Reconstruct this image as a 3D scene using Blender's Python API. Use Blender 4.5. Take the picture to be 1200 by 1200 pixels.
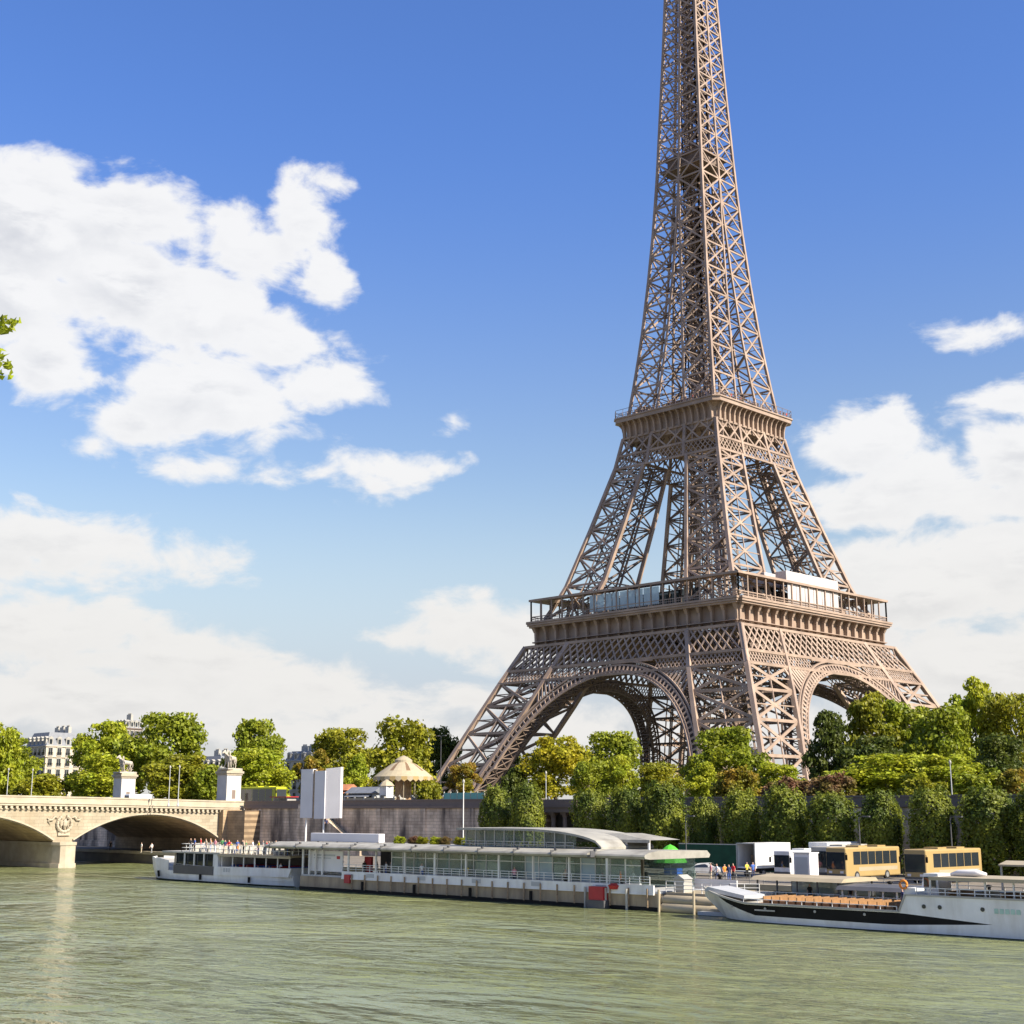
import bpy, bmesh, math, random
import numpy as np
from mathutils import Vector, Matrix
PI = math.pi
S = bpy.context.scene
for o in list(bpy.data.objects): bpy.data.objects.remove(o)
C = S.collection
R = random.Random(7)

# ------------------------------------------------------------------ camera
CAM = Vector((236.8, -319.9, 9.0)); YAW = -0.778; PITCH = 0.2111; FPX = 1639.0
cam = bpy.data.objects.new('camera', bpy.data.cameras.new('camera')); C.objects.link(cam)
cam.location = CAM; cam.rotation_euler = (PI/2 + PITCH, 0, -YAW)
cam.data.sensor_width = 36; cam.data.lens = FPX/1200*36; cam.data.clip_start = 0.3; cam.data.clip_end = 30000
S.camera = cam

# ------------------------------------------------------------------ sun, exposure
SUN_AZ, SUN_EL = math.radians(10), math.radians(38)         # from +x towards +y
SV = Vector((math.cos(SUN_EL)*math.cos(SUN_AZ), math.cos(SUN_EL)*math.sin(SUN_AZ), math.sin(SUN_EL)))
sl = bpy.data.lights.new('sun', 'SUN'); sl.energy = 5.0; sl.angle = math.radians(0.5); sl.color = (1.0, 0.90, 0.74)
sun = bpy.data.objects.new('sun', sl); C.objects.link(sun); sun.rotation_euler = SV.to_track_quat('Z', 'Y').to_euler()
sun.location = (0, -100, 400)
S.view_settings.view_transform = 'Standard'; S.view_settings.look = 'None'
S.view_settings.exposure = 1.2; S.view_settings.gamma = 1; S.view_settings.use_curve_mapping = False

# ------------------------------------------------------------------ sky with clouds (world directions)
def build_world():
    w = bpy.data.worlds.new('World'); S.world = w; w.use_nodes = True
    nt = w.node_tree; N = nt.nodes; L = nt.links; N.clear()
    def nd(t, **k):
        n = N.new(t)
        for a, b in k.items(): setattr(n, a, b)
        return n
    def put(s, v):
        if hasattr(v, 'is_linked'): L.new(v, s)
        else: s.default_value = v
    def M(op, a, b=None, c=None):
        n = nd('ShaderNodeMath', operation=op); put(n.inputs[0], a)
        if b is not None: put(n.inputs[1], b)
        if c is not None: put(n.inputs[2], c)
        return n.outputs[0]
    def VM(op, a, b=None, c=None, out=0):
        n = nd('ShaderNodeVectorMath', operation=op); put(n.inputs[0], a)
        if b is not None: put(n.inputs[1], b)
        if c is not None: put(n.inputs[2], c)
        return n.outputs[out]
    def comb(x, y, z=0.0):
        n = nd('ShaderNodeCombineXYZ'); put(n.inputs[0], x); put(n.inputs[1], y); put(n.inputs[2], z); return n.outputs[0]
    def noise(v, scale, detail, rough=0.55, dist=0.0, col=False):
        n = nd('ShaderNodeTexNoise'); L.new(v, n.inputs['Vector']); n.inputs['Scale'].default_value = scale
        n.inputs['Detail'].default_value = detail; n.inputs['Roughness'].default_value = rough; n.inputs['Distortion'].default_value = dist
        return n.outputs['Color'] if col else n.outputs[0]
    def smooth(x, a, b):
        n = nd('ShaderNodeMapRange', interpolation_type='SMOOTHSTEP'); put(n.inputs[0], x)
        n.inputs[1].default_value = a; n.inputs[2].default_value = b; n.inputs[3].default_value = 0; n.inputs[4].default_value = 1
        return n.outputs[0]
    def mixc(f, a, b):
        n = nd('ShaderNodeMix', data_type='RGBA'); put(n.inputs[0], f); put(n.inputs[6], a); put(n.inputs[7], b); return n.outputs[2]
    tc = nd('ShaderNodeTexCoord'); d = VM('NORMALIZE', tc.outputs['Generated'])
    sp = nd('ShaderNodeSeparateXYZ'); L.new(d, sp.inputs[0])
    U = M('MULTIPLY', M('ARCTAN2', sp.outputs[0], sp.outputs[1]), 180/PI)      # azimuth, degrees from +y
    V = M('MULTIPLY', M('ARCSINE', sp.outputs[2]), 180/PI)                     # elevation, degrees
    # clouds as ellipses (azimuth, elevation, half width, half height) in degrees
    ELL = CLOUDS
    def field(uv):
        wn = noise(uv, 0.16, 2, 0.5, col=True)
        wv = VM('MULTIPLY_ADD', VM('SUBTRACT', wn, (0.5, 0.5, 0.5)), (2.4, 1.7, 0.0), uv)
        wn2 = noise(uv, 0.75, 2, 0.5, col=True)
        wv = VM('MULTIPLY_ADD', VM('SUBTRACT', wn2, (0.5, 0.5, 0.5)), (1.3, 1.1, 0.0), wv)
        best = None
        for (u0, v0, a, b) in ELL:
            q = VM('MULTIPLY_ADD', wv, (1/a, 1/b, 0.0), (-u0/a, -v0/b, 0.0))
            r = VM('LENGTH', q, out=1)
            k = M('SUBTRACT', 1.0, r)
            k = M('MULTIPLY', k, min(a, b)/2.0)      # in units of about two degrees of depth
            best = k if best is None else M('SMOOTH_MAX', best, k, 0.12)
        # everywhere outside the framed quarter of the sky: unseen cumulus added to whiten the water reflections
        du = M('ABSOLUTE', M('ADD', U, 44.6))
        far = smooth(du, 23.0, 30.0)
        hi = smooth(V, 36.0, 44.0)
        away = M('MAXIMUM', far, hi)
        g = M('SUBTRACT', M('MULTIPLY', noise(VM('MULTIPLY', uv, (0.55, 1.0, 1.0)), 0.085, 3, 0.5), 4.0), 2.45)
        g = M('MULTIPLY_ADD', M('SUBTRACT', away, 1.0), 8.0, g)
        return M('MAXIMUM', best, g)
    def density(uv):
        f = field(uv)
        n1 = noise(VM('MULTIPLY', uv, (0.7, 1.3, 1.0)), 0.42, 8, 0.62, 0.3)
        f = M('MULTIPLY_ADD', M('SUBTRACT', n1, 0.5), 1.5, M('ADD', f, 0.05))
        return f
    uv = comb(U, V); f0 = density(uv)
    uv2 = comb(M('ADD', U, 0.55), M('ADD', V, 0.85)); f1 = density(uv2)       # a step towards the sun
    dens = smooth(f0, -0.06, 0.34)
    thick = smooth(f0, 0.15, 1.3)
    lit = smooth(M('SUBTRACT', f0, f1), -0.45, 0.30)                           # thinner towards the sun: lit rim
    sky = nd('ShaderNodeTexSky', sky_type='NISHITA'); sky.sun_disc = False
    sky.sun_elevation = SUN_EL; sky.sun_rotation = math.atan2(SV.x, SV.y)
    sky.air_density = 1.0; sky.dust_density = 0.6; sky.ozone_density = 2.2; sky.altitude = 0
    hs = nd('ShaderNodeHueSaturation'); hs.inputs['Saturation'].default_value = 1.08; hs.inputs['Value'].default_value = SKYV
    hs.inputs['Hue'].default_value = 0.512
    L.new(sky.outputs[0], hs.inputs['Color'])
    lowf = smooth(V, 5.0, 17.0)
    cb = mixc(lowf, (5.75, 5.65, 5.5, 1), (6.2, 6.2, 6.25, 1))                   # radiance before the strength factor
    cd = mixc(lowf, (3.95, 3.95, 4.0, 1), (3.9, 4.05, 4.45, 1))
    shade = M('MULTIPLY', M('SUBTRACT', 1.0, lit), thick)
    puff = M('MULTIPLY', smooth(noise(VM('MULTIPLY', uv, (0.5, 1.5, 1.0)), 0.55, 7, 0.6), 0.46, 0.68), M('MULTIPLY', thick, 0.6))
    cc = mixc(M('MAXIMUM', M('MULTIPLY', shade, 0.95), puff), cb, cd)
    tint = mixc(smooth(V, 8.0, 29.0), (1.36, 1.23, .99, 1), (.84, 1.12, 1.44, 1))
    skyb = VM('MULTIPLY', hs.outputs[0], tint)
    hzc = mixc(smooth(V, 0.5, 6.0), (4.75, 4.7, 4.45, 1), (3.65, 4.1, 4.8, 1))
    skyc = mixc(smooth(V, 2.5, 14.0), hzc, skyb)
    out = mixc(M('MULTIPLY', dens, 0.97), skyc, cc)
    bg = nd('ShaderNodeBackground'); L.new(out, bg.inputs[0]); bg.inputs[1].default_value = SKY_STRENGTH
    wo = nd('ShaderNodeOutputWorld'); L.new(bg.outputs[0], wo.inputs[0])
    w.cycles.sampling_method = 'MANUAL'; w.cycles.sample_map_resolution = 256
SKY_STRENGTH = 0.066; SKYV = 1.0
CLOUDS = [(-64.68, 22.67, 3.64, 2.69),(-60.97, 23.27, 2.94, 1.77),(-64.63, 19.93, 2.62, 2.25),(-60.8, 20.67, 3.76, 2.3),(-63.94, 17.39, 1.8, 2.29),(-57.97, 19.58, 3.14, 2.0),(-55.61, 22.26, 2.87, 1.13),(-53.41, 23.5, 1.46, 1.92),(-52.86, 21.41, 1.31, 1.21),(-54.34, 22.17, 1.81, 1.13),(-57.02, 23.25, 1.43, 0.98),(-57.65, 16.73, 4.16, 1.76),(-52.91, 17.32, 2.43, 1.65),(-54.39, 18.79, 2.5, 1.36),(-60.48, 15.35, 2.02, 1.27),(-56.9, 15.59, 4.16, 1.29),(-61.75, 14.25, 0.83, 0.67),(-56.97, 13.43, 1.79, 0.61),(-54.18, 13.21, 0.87, 0.38),(-52.25, 13.31, 1.24, 0.48),(-49.96, 13.78, 1.96, 0.94),(-47.64, 14.17, 1.01, 0.45),(-63.11, 10.15, 4.8, 1.52),(-58.99, 9.69, 2.83, 0.81),(-64.88, 8.4, 1.56, 0.65),(-62.89, 6.85, 5.39, 1.58),(-58.95, 5.81, 4.93, 1.41),(-54.22, 4.56, 6.43, 1.42),(-50.11, 3.82, 4.12, 0.82),(-61.45, 4.26, 8.29, 1.48),(-45.97, 4.45, 2.43, 0.48),(-51.46, 3.06, 8.87, 1.02),(-46.51, 7.28, 2.98, 1.46),(-44.58, 7.04, 2.11, 1.21),(-49.12, 6.78, 1.22, 0.45),(-44.23, 6.17, 2.8, 0.62),(-25.48, 18.24, 1.64, 0.52),(-23.98, 18.5, 1.29, 0.45),(-30.06, 14.77, 2.71, 1.62),(-27.82, 12.94, 3.62, 1.34),(-24.36, 15.66, 2.56, 0.98),(-25.61, 11.79, 5.11, 1.12),(-30.19, 12.41, 2.35, 1.35),(-24.06, 13.32, 1.89, 1.96),(-27.44, 8.56, 5.15, 1.83),(-24.49, 9.73, 4.06, 1.64),(-30.33, 9.7, 2.0, 1.35),(-26.04, 5.53, 5.64, 1.96),(-29.52, 6.3, 1.96, 1.0),(-33.63, 3.36, 10.0, 1.01),(-47.11, 15.75, 0.51, 0.42),(-51.88, 25.13, 0.82, 0.53),(-41.13, 2.74, 4.13, 0.88)]
build_world()

# ------------------------------------------------------------------ helpers
def prj(px, py):
    fw = Vector((math.sin(YAW)*math.cos(PITCH), math.cos(YAW)*math.cos(PITCH), math.sin(PITCH)))
    r = Vector((math.cos(YAW), -math.sin(YAW), 0)); u = r.cross(fw)
    return fw + r*((px-600)/FPX) + u*((600-py)/FPX)
def at(px, py, Y):
    d = prj(px, py); return CAM + d*((Y-CAM.y)/d.y)

class MB:
    def __init__(s): s.v = []; s.f = []; s.m = []
    def face(s, pts, m=0):
        n = len(s.v); s.v += [tuple(p) for p in pts]; s.f.append(tuple(range(n, n+len(pts)))); s.m.append(m)
    def hexa(s, c, m=0):
        n = len(s.v); s.v += [tuple(p) for p in c]
        for q in ((0,3,2,1),(4,5,6,7),(0,1,5,4),(1,2,6,5),(2,3,7,6),(3,0,4,7)):
            s.f.append(tuple(n+i for i in q)); s.m.append(m)
    def box(s, x0, x1, y0, y1, z0, z1, m=0):
        s.hexa([(x0,y0,z0),(x1,y0,z0),(x1,y1,z0),(x0,y1,z0),(x0,y0,z1),(x1,y0,z1),(x1,y1,z1),(x0,y1,z1)], m)
    def beam(s, p, q, w, h=None, m=0, up=None):
        p = Vector(p); q = Vector(q); h = h or w; d = q-p
        if d.length < 1e-6: return
        d.normalize(); up = Vector(up) if up is not None else (Vector((0,0,1)) if abs(d.z) < .95 else Vector((0,1,0)))
        a = d.cross(up); a.normalize(); b = a.cross(d)
        a *= w/2; b *= h/2
        s.hexa([p-a-b, p+a-b, p+a+b, p-a+b, q-a-b, q+a-b, q+a+b, q-a+b], m)
    def tube(s, pts, r, n=8, m=0, caps=True):
        pts = [Vector(p) for p in pts]; rr = r if isinstance(r, (list, tuple)) else [r]*len(pts); base = len(s.v)
        for i, p in enumerate(pts):
            d = (pts[min(i+1, len(pts)-1)]-pts[max(i-1, 0)]).normalized()
            up = Vector((0,0,1)) if abs(d.z) < .9 else Vector((1,0,0))
            a = d.cross(up).normalized(); b = a.cross(d)
            for k in range(n):
                t = 2*PI*k/n; s.v.append(tuple(p + (a*math.cos(t)+b*math.sin(t))*rr[i]))
        for i in range(len(pts)-1):
            for k in range(n):
                k2 = (k+1) % n; s.f.append((base+i*n+k, base+i*n+k2, base+(i+1)*n+k2, base+(i+1)*n+k)); s.m.append(m)
        if caps:
            s.f.append(tuple(base+k for k in range(n))); s.m.append(m)
            e = base+(len(pts)-1)*n; s.f.append(tuple(e+n-1-k for k in range(n))); s.m.append(m)
    def lathe(s, prof, n=24, c=(0,0,0), m=0, mf=None):
        base = len(s.v)
        for (r, z) in prof:
            for k in range(n):
                t = 2*PI*k/n; s.v.append((c[0]+r*math.cos(t), c[1]+r*math.sin(t), c[2]+z))
        for i in range(len(prof)-1):
            for k in range(n):
                k2 = (k+1) % n; s.f.append((base+i*n+k, base+i*n+k2, base+(i+1)*n+k2, base+(i+1)*n+k)); s.m.append(mf(i, k) if mf else m)
    def prism(s, poly, axis, a0, a1, m=0):
        """poly: list of 2D points; axis 'x','y','z' is the extrusion axis"""
        def mk(p, a):
            return {'x': (a, p[0], p[1]), 'y': (p[0], a, p[1]), 'z': (p[0], p[1], a)}[axis]
        n = len(poly); b = len(s.v)
        s.v += [mk(p, a0) for p in poly] + [mk(p, a1) for p in poly]
        s.f.append(tuple(range(b, b+n))); s.m.append(m); s.f.append(tuple(range(b+2*n-1, b+n-1, -1))); s.m.append(m)
        for i in range(n):
            j = (i+1) % n; s.f.append((b+i, b+j, b+n+j, b+n+i)); s.m.append(m)
    def mesh(s, name, mats, smooth=False, recalc=True):
        me = bpy.data.meshes.new(name); me.from_pydata(s.v, [], s.f)
        for x in (mats if isinstance(mats, (list, tuple)) else [mats]): me.materials.append(x)
        me.polygons.foreach_set('material_index', s.m)
        if recalc:
            bm = bmesh.new(); bm.from_mesh(me); bmesh.ops.recalc_face_normals(bm, faces=bm.faces); bm.to_mesh(me); bm.free()
        if smooth: me.polygons.foreach_set('use_smooth', [True]*len(me.polygons))
        me.update(); return me
    def build(s, name, mats, parent=None, smooth=False, loc=None, recalc=True):
        return link(name, s.mesh(name, mats, smooth, recalc), parent, loc)
def link(name, me, parent=None, loc=None):
    o = bpy.data.objects.new(name, me); C.objects.link(o)
    if parent is not None: o.parent = parent
    if loc is not None: o.location = loc
    return o
def bev(dims, b, seg=2, z0=True):
    """bevelled box mesh data as MB, centred in x,y, base at z=0"""
    bm = bmesh.new(); bmesh.ops.create_cube(bm, size=1)
    bmesh.ops.scale(bm, vec=dims, verts=bm.verts); bmesh.ops.translate(bm, vec=(0, 0, dims[2]/2), verts=bm.verts)
    bmesh.ops.bevel(bm, geom=list(bm.edges), offset=b, segments=seg, affect='EDGES', profile=.5)
    m = MB(); m.v = [tuple(v.co) for v in bm.verts]; m.f = [tuple(v.index for v in f.verts) for f in bm.faces]; m.m = [0]*len(m.f); bm.free(); return m
def merge(a, b, T=None, m=None):
    n = len(a.v); a.v += [tuple(T @ Vector(v)) for v in b.v] if T else list(b.v)
    a.f += [tuple(n+i for i in f) for f in b.f]; a.m += [m if m is not None else x for x in b.m]; return a
def tag(o, label, cat, group=None, kind=None):
    if label: o['label'] = label
    if cat: o['category'] = cat
    if group: o['group'] = group
    if kind: o['kind'] = kind
    return o
def thing(name, label, cat, loc=(0,0,0), rz=0, group=None):
    o = bpy.data.objects.new(name, None); C.objects.link(o); o.location = loc; o.rotation_euler = (0, 0, rz); o.empty_display_size = .5
    return tag(o, label, cat, group)
def dup(root, loc=None, rz=None, label=None, group=None):
    def cp(o, par):
        c = o.copy(); C.objects.link(c)
        if par is not None: c.parent = par
        for ch in list(o.children): cp(ch, c)
        return c
    r = cp(root, None)
    if loc is not None: r.location = loc
    if rz is not None: r.rotation_euler = (0, 0, rz)
    if label: r['label'] = label
    if group: r['group'] = group
    return r

# ------------------------------------------------------------------ materials
def mat(name, col, rough=0.6, var=0.15, scale=1.0, metal=0.0, bump=0.0, spec=0.4, stain=None, stain_scale=0.25, stain_amt=0.5, streak=False, brick=None, alpha_glass=False):
    m = bpy.data.materials.new(name); m.use_nodes = True; nt = m.node_tree; N = nt.nodes; L = nt.links
    b = N['Principled BSDF']; b.inputs['Roughness'].default_value = rough; b.inputs['Metallic'].default_value = metal
    b.inputs['Specular IOR Level'].default_value = spec
    tc = N.new('ShaderNodeTexCoord'); src = tc.outputs['Object']
    nz = N.new('ShaderNodeTexNoise'); nz.inputs['Scale'].default_value = scale; nz.inputs['Detail'].default_value = 6; L.new(src, nz.inputs['Vector'])
    mr = N.new('ShaderNodeMapRange'); L.new(nz.outputs[0], mr.inputs[0]); mr.inputs[1].default_value = .3; mr.inputs[2].default_value = .7
    mr.inputs[3].default_value = 1-var; mr.inputs[4].default_value = 1+var
    vm = N.new('ShaderNodeVectorMath'); vm.operation = 'SCALE'; vm.inputs[0].default_value = col[:3]; L.new(mr.outputs[0], vm.inputs['Scale'])
    cur = vm.outputs[0]
    if brick:
        br = N.new('ShaderNodeTexBrick'); mp = N.new('ShaderNodeMapping'); L.new(src, mp.inputs[0])
        mp.inputs['Rotation'].default_value = brick.get('rot', (0,0,0)); L.new(mp.outputs[0], br.inputs['Vector'])
        br.inputs['Scale'].default_value = 1.0; br.inputs['Brick Width'].default_value = brick['w']; br.inputs['Row Height'].default_value = brick['h']
        br.inputs['Mortar Size'].default_value = brick.get('mortar', .02)
        br.inputs['Color1'].default_value = (1,1,1,1); br.inputs['Color2'].default_value = (.82,.8,.78,1); br.inputs['Mortar'].default_value = (.45,.42,.4,1)
        mx = N.new('ShaderNodeMix'); mx.data_type = 'RGBA'; mx.blend_type = 'MULTIPLY'; mx.inputs[0].default_value = 1
        L.new(cur, mx.inputs[6]); L.new(br.outputs[0], mx.inputs[7]); cur = mx.outputs[2]
    if stain:
        n2 = N.new('ShaderNodeTexNoise'); n2.inputs['Scale'].default_value = stain_scale; n2.inputs['Detail'].default_value = 8; n2.inputs['Roughness'].default_value = .62
        mp = N.new('ShaderNodeMapping'); L.new(src, mp.inputs[0]); L.new(mp.outputs[0], n2.inputs['Vector'])
        if streak: mp.inputs['Scale'].default_value = (1, 1, .18)
        r2 = N.new('ShaderNodeMapRange'); L.new(n2.outputs[0], r2.inputs[0]); r2.inputs[1].default_value = .42; r2.inputs[2].default_value = .66
        r2.inputs[3].default_value = 0; r2.inputs[4].default_value = stain_amt
        mx = N.new('ShaderNodeMix'); mx.data_type = 'RGBA'; L.new(r2.outputs[0], mx.inputs[0]); L.new(cur, mx.inputs[6]); mx.inputs[7].default_value = (*stain, 1); cur = mx.outputs[2]
    L.new(cur, b.inputs['Base Color'])
    if bump:
        bp = N.new('ShaderNodeBump'); bp.inputs['Strength'].default_value = bump; bp.inputs['Distance'].default_value = .05
        L.new(nz.outputs[0], bp.inputs['Height']); L.new(bp.outputs[0], b.inputs['Normal'])
    return m
def glass(name, tint, rough=.06, clear=0.35):
    m = bpy.data.materials.new(name); m.use_nodes = True; N = m.node_tree.nodes; L = m.node_tree.links; b = N['Principled BSDF']
    nz = N.new('ShaderNodeTexNoise'); nz.inputs['Scale'].default_value = .35
    mx = N.new('ShaderNodeMix'); mx.data_type = 'RGBA'; L.new(nz.outputs[0], mx.inputs[0]); mx.inputs[6].default_value = (*[c*.7 for c in tint], 1); mx.inputs[7].default_value = (*[c*1.3 for c in tint], 1)
    tc = N.new('ShaderNodeTexCoord'); L.new(tc.outputs['Object'], nz.inputs['Vector'])
    L.new(mx.outputs[2], b.inputs['Base Color']); b.inputs['Roughness'].default_value = rough; b.inputs['Specular IOR Level'].default_value = .8
    if clear > 0:
        tr = N.new('ShaderNodeBsdfTransparent'); tr.inputs[0].default_value = (.86, .93, .9, 1); ms = N.new('ShaderNodeMixShader'); ms.inputs[0].default_value = clear
        L.new(b.outputs[0], ms.inputs[1]); L.new(tr.outputs[0], ms.inputs[2]); L.new(ms.outputs[0], N['Material Output'].inputs[0])
    return m
def leaf_mat(name, col, hue=None, trans=.48):
    m = bpy.data.materials.new(name); m.use_nodes = True; N = m.node_tree.nodes; L = m.node_tree.links; b = N['Principled BSDF']
    g = N.new('ShaderNodeNewGeometry'); tc = N.new('ShaderNodeTexCoord')
    nz = N.new('ShaderNodeTexNoise'); nz.inputs['Scale'].default_value = .3; nz.inputs['Detail'].default_value = 3; L.new(g.outputs['Position'], nz.inputs['Vector'])
    r1 = N.new('ShaderNodeMapRange'); L.new(g.outputs['Random Per Island'], r1.inputs[0]); r1.inputs[3].default_value = .55; r1.inputs[4].default_value = 1.45
    c2 = hue or (col[0]*1.5, col[1]*1.18, col[2]*.9)
    mr = N.new('ShaderNodeMapRange'); L.new(nz.outputs[0], mr.inputs[0]); mr.inputs[1].default_value = .38; mr.inputs[2].default_value = .62
    mx = N.new('ShaderNodeMix'); mx.data_type = 'RGBA'; L.new(mr.outputs[0], mx.inputs[0]); mx.inputs[6].default_value = (*col, 1); mx.inputs[7].default_value = (*c2, 1)
    vm = N.new('ShaderNodeVectorMath'); vm.operation = 'SCALE'; L.new(mx.outputs[2], vm.inputs[0]); L.new(r1.outputs[0], vm.inputs['Scale'])
    L.new(vm.outputs[0], b.inputs['Base Color']); b.inputs['Roughness'].default_value = .5; b.inputs['Specular IOR Level'].default_value = .3
    t = N.new('ShaderNodeBsdfTranslucent'); L.new(vm.outputs[0], t.inputs[0]); ms = N.new('ShaderNodeMixShader'); ms.inputs[0].default_value = trans
    L.new(b.outputs[0], ms.inputs[1]); L.new(t.outputs[0], ms.inputs[2]); L.new(ms.outputs[0], N['Material Output'].inputs[0])
    return m
IRON = mat('brown_iron_paint', (.30, .222, .17), .5, .22, .25, spec=.35, stain=(.19,.135,.105), stain_scale=.12, stain_amt=.5)
IRON_D = mat('dark_and_shaded_iron', (.145, .105, .082), .55, .15, .5)  # darker copy of the iron; inner and rear members carry shade as colour
IRON_L = mat('pale_iron_paint', (.40, .285, .205), .5, .1, .4)
WHITE = mat('white_paint', (.66, .66, .65), .35, .08, .6, stain=(.34,.30,.25), stain_scale=.6, stain_amt=.45, streak=True)
OFFW = mat('off_white_paint', (.31, .30, .27), .45, .08, .7, stain=(.45,.42,.38), stain_scale=.4, stain_amt=.3)
CREAM = mat('cream_paint', (.32, .27, .185), .5, .08, .7, stain=(.4,.33,.22), stain_scale=.5, stain_amt=.3)
GREYP = mat('grey_paint', (.36, .37, .38), .45, .08, .8)
DGREY = mat('dark_grey_paint', (.07, .07, .075), .45, .15, .8)
BLACK = mat('black_paint', (.009, .009, .010), .5, .2, .8, spec=.12)
RED = mat('red_paint', (.33, .02, .025), .45, .1, 1)
TARP = mat('white_tarpaulin', (.62, .60, .60), .8, .05, .3)
GOLD = mat('gold_coach_paint', (.33, .235, .10), .35, .06, .5)
TEAK = mat('teak_deck', (.24, .13, .055), .6, .2, 2.5)
CHROME = mat('steel_grey', (.42, .43, .44), .35, .06, 1, metal=.6)
RUBBER = mat('tyre_rubber', (.02, .02, .02), .8, .2, 3)
GLASS = glass('clear_glazing', (.25, .33, .30), .05, .62)
GLASS_S = glass('sky_lit_glazing', (.35, .45, .52), .05, .3)  # pale blue tint stands in for sky reflected in the panes
DGLASS = glass('dark_glazing', (.02, .025, .03), .04, .0)
STONE = mat('pale_bridge_stone', (.35, .305, .225), .8, .14, .5, bump=.25, stain=(.20,.15,.09), stain_scale=.16, stain_amt=.6, streak=True, brick=dict(w=1.6, h=.55, rot=(-PI/2,PI/2,0), mortar=.02))
STONE_T = mat('bridge_trim_stone', (.37, .32, .24), .8, .14, .6, stain=(.25,.2,.13), stain_scale=.4, stain_amt=.4)
STONE_D = mat('brown_abutment_stone', (.36, .26, .16), .85, .2, .5, bump=.3, stain=(.12,.09,.06), stain_scale=.35, stain_amt=.55, brick=dict(w=1.4, h=.5, rot=(PI/2,0,0), mortar=.02))
MARBLE = mat('white_pedestal_stone', (.50, .47, .43), .7, .08, .6, stain=(.4,.37,.33), stain_scale=.4, stain_amt=.3)
BRONZE = mat('statue_stone', (.40, .36, .30), .75, .2, 1.2, stain=(.15,.13,.1), stain_scale=.8, stain_amt=.5)
QWALL = mat('weathered_quay_stone', (.74, .59, .44), .9, .3, .35, bump=.35, stain=(.085,.068,.058), stain_scale=.33, stain_amt=1.0, streak=True, brick=dict(w=1.5, h=.5, rot=(PI/2,0,0), mortar=.025))
QCAP = mat('dark_coping_stone', (.20, .155, .13), .9, .2, .5, stain=(.09,.07,.06), stain_scale=.5, stain_amt=.5)
PAVE = mat('quay_paving', (.16, .14, .115), .9, .2, .4, bump=.2, stain=(.08,.07,.06), stain_scale=.3, stain_amt=.6)
PAVE_D = mat('asphalt', (.055, .055, .056), .9, .2, .6, bump=.2)
EARTH = mat('park_ground', (.16, .14, .09), .95, .3, .1, bump=.2, stain=(.07,.10,.03), stain_scale=.05, stain_amt=.8)
BARK = mat('bark', (.10, .075, .055), .9, .3, 3, bump=.4)
BARK_P = mat('pale_plane_bark', (.27, .23, .17), .85, .3, 2.5, bump=.3, stain=(.12,.1,.07), stain_scale=2.5, stain_amt=.6)
CASING = mat('haussmann_stone', (.46, .40, .31), .8, .1, .4, stain=(.3,.26,.2), stain_scale=.3, stain_amt=.3)
SLATE = mat('slate_roof', (.14, .15, .17), .6, .15, 1)
L_GREEN = leaf_mat('leaf_green', (.178, .224, .017), (.260, .284, .020))
L_YEL = leaf_mat('leaf_yellow_green', (.30, .30, .02), (.40, .34, .02))
L_LIGHT = leaf_mat('leaf_light_green', (.260, .314, .020), (.356, .368, .024))
L_OLIVE = leaf_mat('leaf_olive', (.206, .222, .017), (.289, .274, .018))
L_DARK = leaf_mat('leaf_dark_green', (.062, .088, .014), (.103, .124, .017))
L_RED = leaf_mat('leaf_russet', (.215, .112, .069), (.163, .146, .026))
L_ORANGE = leaf_mat('leaf_orange_brown', (.292, .189, .026), (.215, .206, .019))
L_HEDGE = leaf_mat('leaf_clipped_lime', (.085, .120, .018), (.225, .25, .03))
TOWER_TARP = mat('grey_white_sheeting', (.40, .37, .36), .8, .15, .25, bump=.3)

ROOFG = mat('pale_grey_roofing', (.30, .29, .255), .6, .1, .4, stain=(.10,.09,.075), stain_scale=.35, stain_amt=.6)

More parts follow.
